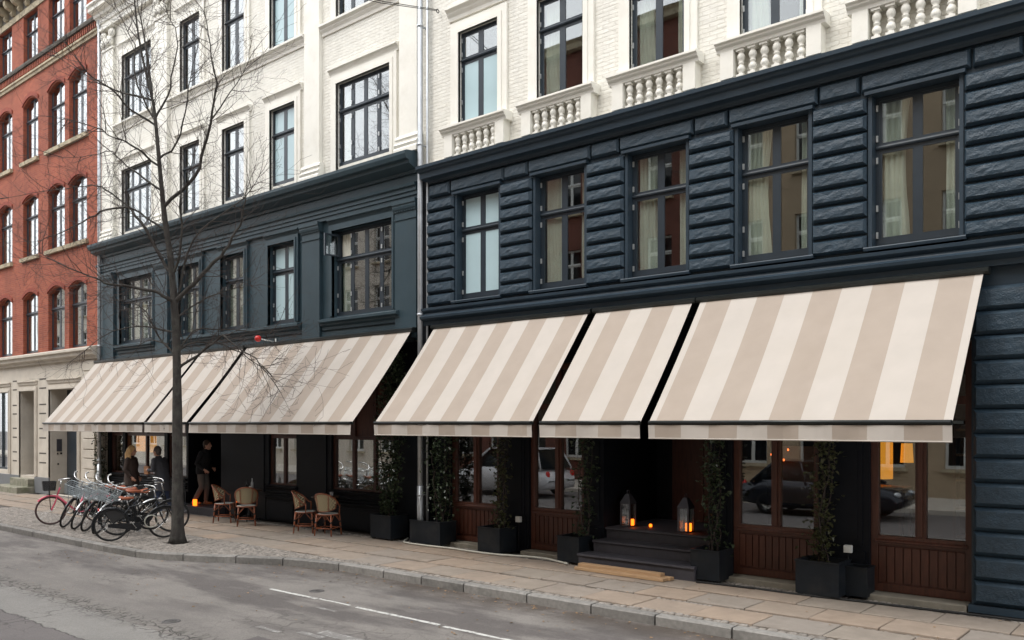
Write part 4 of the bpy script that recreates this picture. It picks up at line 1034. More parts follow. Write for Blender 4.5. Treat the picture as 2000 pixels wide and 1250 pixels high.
# ================================================================== drainpipes
def drainpipe(label, x, y, ztop, jogs=(), clips=()):
    o = thing('drainpipe', label, 'drainpipe', (x, y, 0), 0, 'zinc drainpipes')
    mb = MB(); mb.tube([(0, 0, .1), (0, 0, ztop)], .05, 12); mb.build('pipe', 'zinc_pipe', o)
    mb = MB(); mb.tube([(0, 0, 0), (0, 0, 1.1)], .060, 12); mb.build('foot_pipe', 'zinc_pipe', o)
    for z in clips:
        mb = MB(); mb.tube([(0, 0, z), (0, 0, z+.04)], .062, 12); mb.box(-.02, .02, .04, .16, z+.008, z+.032); mb.build('bracket', 'zinc_pipe', o)
    return o
drainpipe('zinc drainpipe between the dark green and the navy front', -12.11, -.13, 13.5, clips=(.9, 2.1, 4.4, 7.7, 10.0))
q = MB(); q.tube([(.13, .02, 4.3), (.13, .02, 7.0), (.13, .02, 13.5)], .026, 8)
drainpipe('zinc drainpipe at the corner of the red brick house', -25.86, -.12, 16.9, clips=(1.2, 4.6, 8.5, 12.5))
o = MB().tube([(0, 0, 0), (0, 0, 13.2)], .022, 8).build('cable_conduit', 'zinc_pipe', None, (-11.985, -.06, .3)); tag(o, 'thin pale conduit running right beside the middle drainpipe', 'pipe')

# ================================================================== street tree (bare)
LIMBS = {
1:[(-15.79,-3.12,-0.02),(-15.79,-3.12,0.58),(-15.8,-3.12,2.08),(-15.81,-3.13,3.68),(-15.85,-3.16,4.68),(-15.91,-3.21,5.58),(-15.98,-3.28,6.28),(-16.06,-3.34,7.27),(-16.13,-3.4,8.27),(-16.18,-3.44,8.67),(-16.27,-3.52,9.17),(-16.38,-3.61,9.87),(-16.44,-3.66,10.57),(-16.49,-3.7,11.17)],
2:[(-15.86,-3.17,4.68),(-15.84,-3.31,4.75),(-15.94,-3.54,4.86),(-16.23,-3.94,4.94),(-16.36,-4.2,4.97),(-16.41,-4.39,5.05),(-16.69,-4.77,5.21),(-17.0,-5.19,5.5)],
3:[(-15.9,-3.21,5.28),(-16.11,-3.22,5.44),(-16.5,-3.39,6.12),(-16.85,-3.53,6.57),(-17.12,-3.59,6.63),(-17.56,-3.81,6.58),(-17.95,-3.98,6.41),(-18.51,-4.29,6.17),(-18.93,-4.48,6.08)],
4:[(-15.84,-3.15,4.68),(-15.45,-2.95,5.07),(-15.07,-2.75,5.44),(-14.78,-2.63,5.74),(-14.54,-2.55,6.09),(-14.39,-2.55,6.41),(-14.26,-2.57,6.72)],
5:[(-15.82,-3.14,4.33),(-15.92,-2.88,4.55),(-15.81,-2.44,4.84),(-15.63,-1.95,5.08),(-15.62,-1.6,5.25)],
6:[(-15.81,-3.13,3.68),(-15.84,-2.73,4.17),(-15.71,-2.19,4.21),(-15.48,-1.57,4.2),(-15.43,-1.11,4.16)],
7:[(-15.79,-3.12,3.36),(-15.4,-2.92,3.64),(-15.06,-2.76,3.88),(-14.84,-2.72,3.98),(-14.55,-2.6,3.75),(-14.18,-2.42,3.53),(-13.87,-2.3,3.15),(-13.65,-2.25,2.9)],
8:[(-15.81,-3.13,3.58),(-16.03,-3.15,3.77),(-16.35,-3.24,4.08),(-16.64,-3.32,4.52),(-16.96,-3.42,4.73),(-17.33,-3.57,4.82),(-17.78,-3.78,4.68)],
9:[(-16.01,-3.3,6.52),(-15.36,-3.0,7.06),(-15.06,-2.99,7.57),(-14.79,-3.01,8.0),(-14.53,-3.04,8.49),(-14.4,-3.18,8.9),(-14.3,-3.34,9.41),(-14.18,-3.49,9.82)],
10:[(-16.13,-3.4,8.25),(-16.09,-3.18,8.74),(-16.13,-3.02,9.35),(-16.21,-2.9,10.07),(-16.47,-2.94,10.54),(-16.68,-2.93,10.82)],
11:[(-16.12,-3.39,8.12),(-16.23,-3.83,8.34),(-16.25,-4.19,8.61),(-16.31,-4.59,8.81),(-16.24,-4.89,9.09),(-16.14,-5.14,9.22)],
12:[(-16.17,-3.43,8.62),(-16.91,-3.63,8.88),(-17.64,-3.82,9.2),(-18.3,-3.96,9.63),(-19.03,-4.15,10.07)],
13:[(-16.06,-3.34,7.32),(-16.32,-3.78,7.7),(-16.4,-4.06,7.77),(-16.57,-4.42,7.94),(-16.83,-4.86,8.04)],
14:[(-16.03,-3.32,6.85),(-16.61,-3.51,7.25),(-17.08,-3.61,7.54),(-17.46,-3.63,7.85),(-17.99,-3.8,7.82),(-18.69,-4.09,7.85)],
15:[(-15.96,-3.26,6.03),(-16.35,-3.47,6.35),(-16.75,-3.71,6.65),(-17.13,-3.92,6.96),(-17.42,-4.05,7.05),(-17.9,-4.35,7.01),(-18.52,-4.76,6.93),(-19.09,-5.13,6.86)],
16:[(-16.18,-3.44,8.67),(-16.53,-3.35,9.58),(-16.89,-3.28,10.26),(-17.26,-3.2,11.0),(-17.59,-3.1,11.68)],
17:[(-15.89,-3.19,5.18),(-15.64,-3.17,5.55),(-15.47,-3.2,6.11),(-15.37,-3.29,6.57),(-15.1,-3.24,7.02),(-14.93,-3.27,7.36)],
18:[(-16.13,-3.4,8.27),(-16.38,-3.41,8.48),(-16.75,-3.51,9.3),(-16.9,-3.44,9.88),(-17.23,-3.51,10.46),(-17.53,-3.56,10.96)],
19:[(-15.84,-3.15,4.58),(-15.85,-3.03,4.99),(-15.77,-2.83,5.92),(-15.44,-2.41,6.45),(-15.06,-1.96,6.96),(-14.99,-1.77,7.42)],
20:[(-15.82,-3.14,4.08),(-16.41,-3.29,4.21),(-17.06,-3.49,4.24),(-17.69,-3.66,4.11),(-18.32,-3.85,3.77)],
21:[(-15.81,-3.13,3.68),(-16.43,-3.06,3.9),(-17.14,-3.08,4.01),(-17.78,-3.03,3.79)],
22:[(-16.08,-3.35,7.47),(-15.59,-3.25,7.7),(-15.25,-3.26,8.21),(-14.96,-3.31,8.8),(-14.66,-3.35,9.22)],
23:[(-15.81,-3.13,3.68),(-15.79,-2.87,3.87),(-15.58,-2.44,3.93),(-15.35,-2.01,3.72),(-15.16,-1.6,3.43),(-15.12,-1.33,3.65)],
24:[(-15.31,-2.71,8.2),(-14.86,-2.65,8.53),(-14.42,-2.6,8.87),(-13.99,-2.55,9.3)],
}
tree = thing('street_tree', 'bare winter street tree with fine twigs growing at the kerb', 'tree', (-15.79, -3.12, 0))
TW = random.Random(21)
def smooth_path(pts, k=3):
    P = [Vector(p) for p in pts]; out = []
    for i in range(len(P)-1):
        p0, p1, p2, p3 = P[max(i-1, 0)], P[i], P[i+1], P[min(i+2, len(P)-1)]
        for j in range(k):
            t = j/k
            out.append(.5*((2*p1) + (p2-p0)*t + (2*p0-5*p1+4*p2-p3)*t*t + (3*p1-p0-3*p2+p3)*t*t*t))
    out.append(P[-1]); return out
def wander(p, d, length, r0, mb, depth, segs=5):
    """a twig that bends, tapers and forks"""
    pts = [p.copy()]; rad = [r0]; d = d.normalized()
    for i in range(segs):
        d = (d + Vector((TW.uniform(-.22, .22), TW.uniform(-.22, .22), TW.uniform(-.16, .22)))).normalized()
        p = p + d*length/segs; pts.append(p.copy()); rad.append(max(.0024, r0*(1-.78*(i+1)/segs)))
        if depth > 0 and i > 0 and TW.random() < (.80 if depth > 1 else .62):
            side = d.cross(Vector((TW.uniform(-1, 1), TW.uniform(-1, 1), TW.uniform(-1, 1))))
            if side.length > .1:
                nd = (d*.75 + side.normalized()*TW.uniform(.5, 1.0) + Vector((0, 0, .12))).normalized()
                wander(p, nd, length*TW.uniform(.35, .7), rad[-1]*.72, mb, depth-1, 4 if depth > 1 else 3)
    mb.tube(pts, rad, 4 if r0 > .008 else 3, 0, False, True)
for k, pts in LIMBS.items():
    path = smooth_path(pts, 3); n = len(path)
    if k == 1:
        z = [p.z for p in path]; rad = [max(.016, .114*(1-(max(0, zz-.4))/11.6)**1.15) + (.07*max(0, 1-(zz+.02)/.35)**2) for zz in z]
        rad = [r_*(1+.05*math.sin(zz*3.3)) for r_, zz in zip(rad, z)]
        mb = MB(); mb.tube(path, rad, 14, 0); W(mb, 'trunk', 'bark', tree)
    else:
        r0 = {4: .046, 3: .038, 2: .040, 9: .036, 7: .030, 16: .028, 19: .028, 17: .028}.get(k, .022)
        if k == 24: r0 = .016
        path = [p + Vector((TW.uniform(-.02, .02), TW.uniform(-.02, .02), TW.uniform(-.02, .02)))*(1 if 0 < i < n-1 else 0) for i, p in enumerate(path)]
        rad = [max(.005, r0*(1-.86*i/(n-1))) for i in range(n)]
        mb = MB(); mb.tube(path, rad, 7, 0, False); br = W(mb, 'branch', 'bark', tree)
    tw = MB()
    for i in range(2 if k > 1 else int(n*.32), n):
        if k == 1 and path[i].z < 3.2: continue
        for _ in range(2):
            if TW.random() < (.82 if k > 1 else .9):
                d = (path[i] - path[i-1]).normalized(); s_ = d.cross(Vector((TW.uniform(-1, 1), TW.uniform(-1, 1), TW.uniform(-1, 1)))).normalized()
                wander(path[i].lerp(path[i-1], TW.random()), d*.7 + s_*TW.uniform(.6, 1.1) + Vector((0, 0, TW.uniform(-.25, .35))), TW.uniform(.40, 1.15), TW.uniform(.005, .009), tw, 2)
    if k > 1: wander(path[-1], path[-1]-path[-2], .7, .006, tw, 2)
    t_ = tw.build('twigs', 'twig_bark', tree if k == 1 else br)
    if k == 1: t_.location = -tree.location
    t_['kind'] = 'stuff'

# ================================================================== planters and climbers
def planter(label, x, y, w, d, h, rz=0):
    o = thing('planter', label, 'planter', (x, y, 0), rz, 'dark box planters along the front')
    mb = MB(); t = .025
    for (a, b, c, e) in ((-w/2, w/2, -d/2, -d/2+t), (-w/2, w/2, d/2-t, d/2), (-w/2, -w/2+t, -d/2+t, d/2-t), (w/2-t, w/2, -d/2+t, d/2-t)): mb.box(a, b, c, e, .03, h)
    mb.box(-w/2+t, w/2-t, -d/2+t, d/2-t, .03, .06)
    mb.build('box', 'planter_paint', o)
    mb = MB()
    for (a, b, c, e) in ((-w/2-.012, w/2+.012, -d/2-.012, -d/2+.03), (-w/2-.012, w/2+.012, d/2-.03, d/2+.012), (-w/2-.012, -w/2+.03, -d/2+.03, d/2-.03), (w/2-.03, w/2+.012, -d/2+.03, d/2-.03)): mb.box(a, b, c, e, h, h+.018)
    mb.build('rim', 'planter_paint', o)
    mb = MB(); mb.box(-w/2+t, w/2-t, -d/2+t, d/2-t, h-.09, h-.04); mb.build('soil', 'potting_soil', o)
    for sx in (-1, 1):
        for sy in (-1, 1): MB().box(sx*(w/2-.05)-.03, sx*(w/2-.05)+.03, sy*(d/2-.05)-.03, sy*(d/2-.05)+.03, 0, .03).build('foot', 'black_iron', o)
    return o
def climber(label, x, y, z0, ztop, wid, leaves, seed, mat='ivy_leaf', depth=.16, taper=.5, size=(.04, .072)):
    q = random.Random(seed); o = thing('climbing_plant', label, 'plant', (x, y, z0), 0, 'climbing plants on the front')
    st_ = MB(); lf = MB(); H_ = ztop-z0
    stems = []
    for k in range(5):
        px, py = q.uniform(-.10, .10), q.uniform(-.06, .06); pts = [(px, py, -.1)]; z = -.1
        while z < H_:
            z += .18; px += q.uniform(-.07, .07); py += q.uniform(-.04, .05); px = max(-wid*.55, min(wid*.55, px)); py = max(-depth*.7, min(depth*.7, py)); pts.append((px, py, z))
        stems.append(pts); st_.tube(pts, [max(.003, .012*(1-i/len(pts))) for i in range(len(pts))], 5, 0, False)
    st_.build('stem', 'twig_bark', o)
    cl_ = [(q.uniform(-wid, wid)*.6, q.uniform(-depth, depth)*.6, q.uniform(.0, H_), q.uniform(.08, .22)) for _ in range(int(16*H_))]
    for i in range(leaves):
        if q.random() < .55:
            c = q.choice(cl_); px, py, z = q.gauss(c[0], c[3]*.55), q.gauss(c[1], c[3]*.4), q.gauss(c[2], c[3])
        else:
            s_ = q.choice(stems); p = q.choice(s_); px, py, z = q.gauss(p[0], .06), q.gauss(p[1], .05), p[2] + q.uniform(-.1, .1)
        if z < -.06 or z > H_: continue
        s_ = q.uniform(*size); a = q.uniform(0, 6.28); el = q.uniform(-.9, .6)
        f = Vector((math.cos(a)*math.cos(el), math.sin(a)*math.cos(el), math.sin(el))); r_ = f.cross(Vector((0, 0, 1))).normalized(); u = r_.cross(f)
        c = Vector((px, py, z)); b = q.uniform(.15, .5)*s_
        A, B = c, c + f*s_*1.15 - u*b*.5
        L1, L2 = c + f*s_*.35 + r_*s_*.55 + u*b, c + f*s_*.8 + r_*s_*.34 + u*b*.5
        R1, R2 = c + f*s_*.35 - r_*s_*.55 + u*b, c + f*s_*.8 - r_*s_*.34 + u*b*.5
        lf.idx([A, B, L1, L2, R1, R2], [(0, 1, 3, 2), (0, 4, 5, 1)], 0, False)
    fo = lf.build('foliage', mat, o); fo['kind'] = 'stuff'
    return o
planter('dark planter under the tallest ivy, left of the middle drainpipe', -13.02, -.12, .60, .46, .47)
planter('dark planter at the foot of the middle drainpipe', -11.78, -.11, .82, .44, .44)
planter('dark planter in front of the pier between the first two timber bays', -10.12, -.14, .52, .46, .45)
planter('dark planter left of the entrance steps', -8.42, -.10, .44, .42, .43)
planter('dark planter right of the entrance steps', -5.92, -.13, .46, .44, .45)
planter('broad dark planter nearest to the rusticated pier', -4.26, -.17, .58, .46, .46)
planter('low dark planter tucked behind the broad one by the last timber bay', -3.84, .0, .30, .30, .40)
climber('dense ivy rising past the gap between two awnings, left of the drainpipe', -13.02, -.10, .42, 3.75, .46, 2400, 1, depth=.24)
climber('ivy climbing on the right side of the middle drainpipe', -11.66, -.02, .40, 3.3, .28, 1200, 2)
climber('thin climber in the planter between the first two timber bays', -10.12, -.04, .41, 3.1, .16, 600, 3, 'olive_leaf')
climber('sparse climber left of the dark entrance', -8.30, -.02, .39, 3.1, .15, 480, 4)
climber('climber right of the dark entrance', -5.96, -.04, .41, 3.1, .16, 620, 5)
climber('ragged climber with bare stems in the broad planter near the rusticated pier', -4.30, -.06, .42, 3.2, .20, 720, 6, 'olive_leaf')
climber('ivy edge on the quoins beside the red brick house', -25.98, -.04, .05, 3.3, .20, 1100, 8)
# white socket boxes fixed behind two planters
for x, z, lab in ((-3.98, .58, 'small white socket box above the broad planter'), (-9.80, .55, 'small white socket box above the planter between two timber bays')):
    mb = MB(); mb.cbox(-.05, .05, -.03, .03, 0, .10, .008); mb.box(-.03, .03, -.036, -.03, .02, .07); o = mb.build('socket_box', 'white_plastic', None, (x, -.02 if x > -5 else .08, z)); tag(o, lab, 'socket box', 'socket boxes')
    MB().tube([(0, .0, 0), (0, .0, -z+.02)], .008, 6).build('cable', 'black_iron', o)
# pale hose along the foot of the wall
hp = [(-12.62, .02, .02), (-12.42, -.25, .02), (-12.2, -.42, .02), (-11.6, -.44, .02), (-11.0, -.40, .02), (-10.5, -.43, .02), (-9.9, -.42, .02), (-9.4, -.28, .02), (-9.0, -.22, .02), (-8.7, -.30, .02), (-8.35, -.42, .02)]
tag(MB().tube(smooth_path(hp, 4), .018, 8).build('hose', 'hose_plastic'), 'pale hose lying along the foot of the shopfront', 'hose')
hp = [(-6.0, -.46, .012), (-5.2, -.40, .012), (-4.6, -.42, .012), (-3.9, -.36, .012), (-2.9, -.30, .012), (-2.0, -.24, .012), (0, -.2, .012)]
tag(MB().tube(smooth_path(hp, 4), .016, 6).build('cable', 'rubber'), 'black cable running along the wall foot on the right', 'cable')
# two fresh planks on the pavement
for (dz, dx, dy, ln, lab) in ((0, 0, 0, 1.62, 'longer fresh timber plank lying on the pavement below the steps'), (.047, -.05, .03, 1.50, 'shorter fresh timber plank stacked on top of the longer one')):
    mb = MB()
    for k, yy in enumerate((-.08, .06) if dz == 0 else (-.01,)): mb.cbox(-ln/2+k*.05, ln/2+k*.03, yy-.06, yy+.06, 0, .045, .004)
    o = mb.build('plank', 'fresh_timber', None, (-7.18+dx, -.60+dy, .004+dz)); o.rotation_euler = (0, 0, R(-1.5 - dx*20)); tag(o, lab, 'plank', 'timber planks')
# red globe on a white bracket above the awning
rg = thing('globe_lamp', 'small red globe on a white bracket above the awning', 'lamp', (-17.02, -.02, 4.02))
MB().box(-.02, .02, -.03, .0, .08, .26).build('wall_plate', 'white_plastic', rg); MB().tube([(0, -.02, .17), (-.03, -.40, .22)], .014, 8).build('arm', 'white_plastic', rg); MB().ball((-.035, -.47, .225), .075, 16, 10).build('globe', 'red_plastic', rg)
# span wire over the street
cw = thing('span_wire', 'thin twin span wire hooked to the white brick wall', 'wire', (-11.72, .02, 10.22))
MB().torus((0, -.06, 0), .035, .008, 12, 5, 'x').build('hook', 'black_iron', cw)
for dx in (0, .05):
    MB().tube([(dx, -.08, 0), (dx*1.5, -1.5, -.38), (dx*2, -3.5, -.78), (dx*2, -7.5, -1.2), (dx*2, -12, -.7), (0, -16.55, .1)], .007, 5).build('wire', 'black_iron', cw)
# ================================================================== rattan chairs and tables
def chair_parts():
    P = {}
    P['seat'] = (MB().lathe([(0, .455), (.17, .458), (.205, .45), (.212, .435), (.205, .42), (.0, .42)], 20), 'seat_mesh')
    ring = MB().torus((0, 0, .435), .215, .014, 24, 6, 'z'); P['seat_ring'] = (ring, 'rattan')
    rim = []; low = []
    for i in range(21):
        a = R(90 + 15 + (150)*i/20) if False else R(75 + 210*i/20)
        back = max(0, -math.cos(a)); z = .63 + .245*back**.8
        rr = .245 + .03*back
        rim.append((rr*math.cos(a)*1.02, rr*math.sin(a), z)); low.append((.218*math.cos(a), .218*math.sin(a), .50 + .09*(1-back)))
    P['arm_rail'] = (MB().tube(rim, .0155, 8), 'rattan')
    pan = MB(); A, B = rim[3:18], low[3:18]; n = len(A); v = []; ks = 4
    for k in range(ks+1): v += [tuple(Vector(a).lerp(Vector(b), k/ks)) for a, b in zip(A, B)]
    pan.idx(v, [(k*n+i, k*n+i+1, (k+1)*n+i+1, (k+1)*n+i) for k in range(ks) for i in range(n-1)], 0, True); P['back_weave'] = (pan, 'rattan_weave')
    fr = MB(); fr.tube(B, .011, 6)
    for i in (3, 7, 13, 17): fr.tube([rim[i], low[i]], .012, 6)
    for i in (0, 20): fr.tube([rim[i], (rim[i][0]*.95, rim[i][1]*.95, .43)], .013, 6)
    P['back_frame'] = (fr, 'rattan')
    legs = []
    for sx in (-1, 1):
        for sy in (-1, 1): legs.append(MB().tube([(sx*.205, sy*.195, 0), (sx*.17, sy*.165, .44)], [.015, .017], 8))
    stz = MB(); c4 = [(.192, .184), (.192, -.184), (-.192, -.184), (-.192, .184)]
    for i in range(4): a, b = c4[i], c4[(i+1) % 4]; stz.tube([(a[0], a[1], .155), (b[0], b[1], .155)], .011, 6)
    P['stretcher'] = (stz, 'rattan')
    br = MB()
    for i in range(4):
        a, b = c4[i], c4[(i+1) % 4]
        for (s_, e_) in ((a, b), (b, a)): br.tube([(s_[0]*.95, s_[1]*.95, .27), (s_[0]*.9+(e_[0]-s_[0])*.34, s_[1]*.9+(e_[1]-s_[1])*.34, .425)], .009, 6)
    P['brace'] = (br, 'rattan')
    wr = MB()
    for sx in (-1, 1):
        for sy in (-1, 1):
            for z in (.155, .275): k = z/.44; x, y = sx*(.205-.035*k), sy*(.195-.03*k); wr.tube([(x, y, z-.02), (x, y, z+.02)], .0195, 8)
    P['binding'] = (wr, 'rattan_wrap')
    return P, legs
CP, CL = chair_parts(); CM = {k: mb.mesh(k, m) for k, (mb, m) in CP.items()}; CLM = [l_.mesh('leg', 'rattan') for l_ in CL]
def chair(label, x, y, ang):
    o = thing('rattan_chair', label, 'chair', (x, y, .002), R(ang), 'rattan bistro chairs')
    for k, me in CM.items():
        c_ = link(k, me, o)
        if k in ('binding', 'brace'): c_['kind'] = 'stuff'
    for me in CLM: link('leg', me, o)
chair('rattan chair in side view, leftmost of the four, by the doorway', -18.10, -.70, 42)
chair('rattan chair seen from behind at the table with bottles', -17.16, -.72, 146)
chair('rattan chair in side view at the right-hand table', -15.10, -.62, 40)
chair('rattan chair seen from behind, rightmost of the four', -14.36, -.60, 112)
def table(label, x, y):
    o = thing('bistro_table', label, 'table', (x, y, 0), 0, 'bistro tables')
    MB().lathe([(0, .70), (.28, .70), (.30, .712), (.30, .728), (.285, .735), (0, .735)], 28).build('table_top', 'table_top', o)
    MB().lathe([(.03, .10), (.045, .14), (.03, .2), (.024, .4), (.03, .62), (.06, .69), (.14, .70)], 12).build('pedestal', 'black_iron', o)
    for k in range(4):
        a = R(45+90*k); c, s_ = math.cos(a), math.sin(a)
        MB().tube([(c*.02, s_*.02, .13), (c*.12, s_*.12, .12), (c*.22, s_*.22, .05), (c*.27, s_*.27, .012)], [.022, .018, .016, .02], 8).build('foot', 'black_iron', o)
    return o
table('dark round table with bottles between the two left chairs', -17.95, -.14)
table('dark round table between the two right chairs', -15.10, -.10)
def bottle(lab, x, y, r_=.032, h=.24, mat='car_glass', cat='bottle', name='bottle'):
    o = MB().lathe([(0, 0), (r_, 0), (r_, h*.58), (r_*.8, h*.66), (r_*.38, h*.76), (r_*.36, h*.96), (r_*.45, h), (0, h)], 12).build(name, mat, None, (x, y, .735)); return tag(o, lab, cat, 'tableware')
bottle('dark bottle on the left table', -18.0, -.16); bottle('taller pale bottle on the left table', -17.92, -.08, .034, .27, 'zinc_pipe')
def tumbler(lab, x, y, z=.735, mat='window_glass'):
    o = MB().lathe([(0, 0), (.03, 0), (.037, .095), (.034, .095), (.028, .008), (0, .008)], 12).build('tumbler', mat, None, (x, y, z)); return tag(o, lab, 'glass', 'tableware')
tumbler('empty tumbler on the left table', -17.80, -.20, mat='white_plastic'); tumbler('tumbler on the right table', -14.96, -.04, mat='zinc_pipe')

# ================================================================== lanterns, candles and lamps
def candle(lab, x, y, z, r_=.045, h=.10, mat='candle_glow'):
    o = MB().lathe([(0, 0), (r_, 0), (r_*1.02, h*.5), (r_, h), (r_*.6, h*.9), (0, h*.88)], 12).build('candle', mat, None, (x, y, z)); return tag(o, lab, 'candle', 'glowing candles')
def lantern(lab, x, y, z, w=.17, h=.37):
    o = thing('lantern', lab, 'lantern', (x, y, z), 0, 'metal lanterns on the steps'); mb = MB(); t = .014
    for sx in (-1, 1):
        for sy in (-1, 1): mb.box(sx*w/2-t, sx*w/2+t, sy*w/2-t, sy*w/2+t, .02, h)
    mb.box(-w/2-.02, w/2+.02, -w/2-.02, w/2+.02, 0, .02); mb.box(-w/2-.01, w/2+.01, -w/2-.01, w/2+.01, h, h+.02); mb.build('frame', 'lantern_metal', o)
    mb = MB(); b = w/2+.02; tp_ = .035
    mb.idx([(-b, -b, h+.02), (b, -b, h+.02), (b, b, h+.02), (-b, b, h+.02), (-tp_, -tp_, h+.17), (tp_, -tp_, h+.17), (tp_, tp_, h+.17), (-tp_, tp_, h+.17)], [(0, 1, 5, 4), (1, 2, 6, 5), (2, 3, 7, 6), (3, 0, 4, 7), (4, 5, 6, 7), (0, 3, 2, 1)]); mb.build('roof', 'lantern_metal', o)
    MB().torus((0, 0, h+.20), .035, .006, 14, 5, 'x').build('ring', 'lantern_metal', o)
    for k in range(4):
        g = MB().box(-w/2+t, w/2-t, -.003, .003, .02, h).build('pane', 'window_glass', o); a = k*math.pi/2; g.rotation_euler = (0, 0, a); g.location = (math.sin(a)*w/2, -math.cos(a)*w/2, 0)
lantern('metal lantern with a candle on the left side of the entrance landing', -7.80, .55, .588)
lantern('metal lantern with pitched roof on the right side of the entrance landing', -6.68, .48, .588)
candle('glowing candle inside the left entrance lantern', -7.72, .52, .612); candle('glowing candle inside the right entrance lantern', -6.62, .45, .612, .05, .12)
candle('small dim glowing piece standing in for an orange reflection beside the left entrance lantern', -7.46, .70, .588, .024, .045)  # emissive piece added to imitate a candle's dim orange reflection
candle('glowing candle on the step by the striding person', -20.55, -.06, .192, .05, .16)
candle('small glowing candle behind the chair seen from behind', -18.80, .06, .382, .03, .06)
tag(MB().box(-.12, .12, -.10, .10, 0, .38).build('low_stand', 'black_iron', None, (-18.80, .06, 0)), 'small dark stand carrying a candle behind the left chairs', 'stand')
def shade(lab, x, y, z0, z1, r0, r1, cord):
    o = thing('pendant_lamp', lab, 'lamp', (x, y, z0), 0, 'lit lamps behind the shop windows')
    MB().lathe([(r0, 0), (r1, z1-z0)], 16).build('lamp_shade', 'lamp_shade_lit', o); MB().tube([(0, 0, z1-z0), (0, 0, cord-z0)], .006, 5).build('cord', 'black_iron', o)
    MB().lathe([(r1, z1-z0), (.01, z1-z0+.01)], 16).build('cap', 'black_iron', o)
shade('tall amber lit lamp shade above the blond person', -24.50, .50, 1.50, 2.15, .15, .15, 3.8); shade('second amber lit lamp shade, closer to the person in grey', -23.88, .50, 1.48, 2.2, .12, .12, 3.8)
shade('large amber lamp in the window beside the rusticated pier', -4.02, 1.4, 1.50, 2.2, .19, .19, 3.8); shade('small amber lamp shade deeper in the window beside the rusticated pier', -3.66, 1.5, 1.74, 2.02, .09, .075, 3.8)
for i, (x, z) in enumerate(((-5.62, 1.80), (-5.50, 1.83), (-5.35, 1.88), (-5.42, 1.72))):
    candle('tiny orange light %s in the third timber bay' % ('lowest left', 'second from left', 'topmost', 'lowest right')[i] if False else ('tiny orange light, leftmost of four in the third timber bay', 'tiny orange light, second from left of four in the third timber bay', 'tiny orange light, topmost of four in the third timber bay', 'tiny orange light, lowest of four in the third timber bay')[i], x, 1.3, z, .012, .035, 'string_bulb')
wb = MB().box(-.35, .35, -.01, .01, 0, .9); tag(wb.build('poster_board', 'beige_render_far', None, (-5.25, 1.5, 1.05)), 'pale panel standing behind the third timber bay', 'panel')
sh = thing('wall_shelf', 'wooden ladder shelf deep in the window beside the rusticated pier', 'shelf', (-2.75, 1.6, .1)) 
MB().box(-.30, -.26, -.12, .12, 0, 2.3).build('side_post', 'brown_wood', sh); MB().box(.26, .30, -.12, .12, 0, 2.3).build('side_post', 'brown_wood', sh)
for z in (.6, 1.0, 1.4, 1.75, 2.1): MB().box(-.26, .26, -.12, .12, z, z+.03).build('shelf_board', 'fresh_timber', sh)
tb = thing('side_table', 'wooden table behind the glass beside the rusticated pier', 'table', (-3.85, 1.0, .1)); MB().box(-.35, .35, -.25, .25, 1.28, 1.32).build('table_top', 'brown_wood', tb)
for sx in (-1, 1):
    for sy in (-1, 1): MB().box(sx*.31-.025, sx*.31+.025, sy*.21-.025, sy*.21+.025, 0, 1.28).build('leg', 'brown_wood', tb)

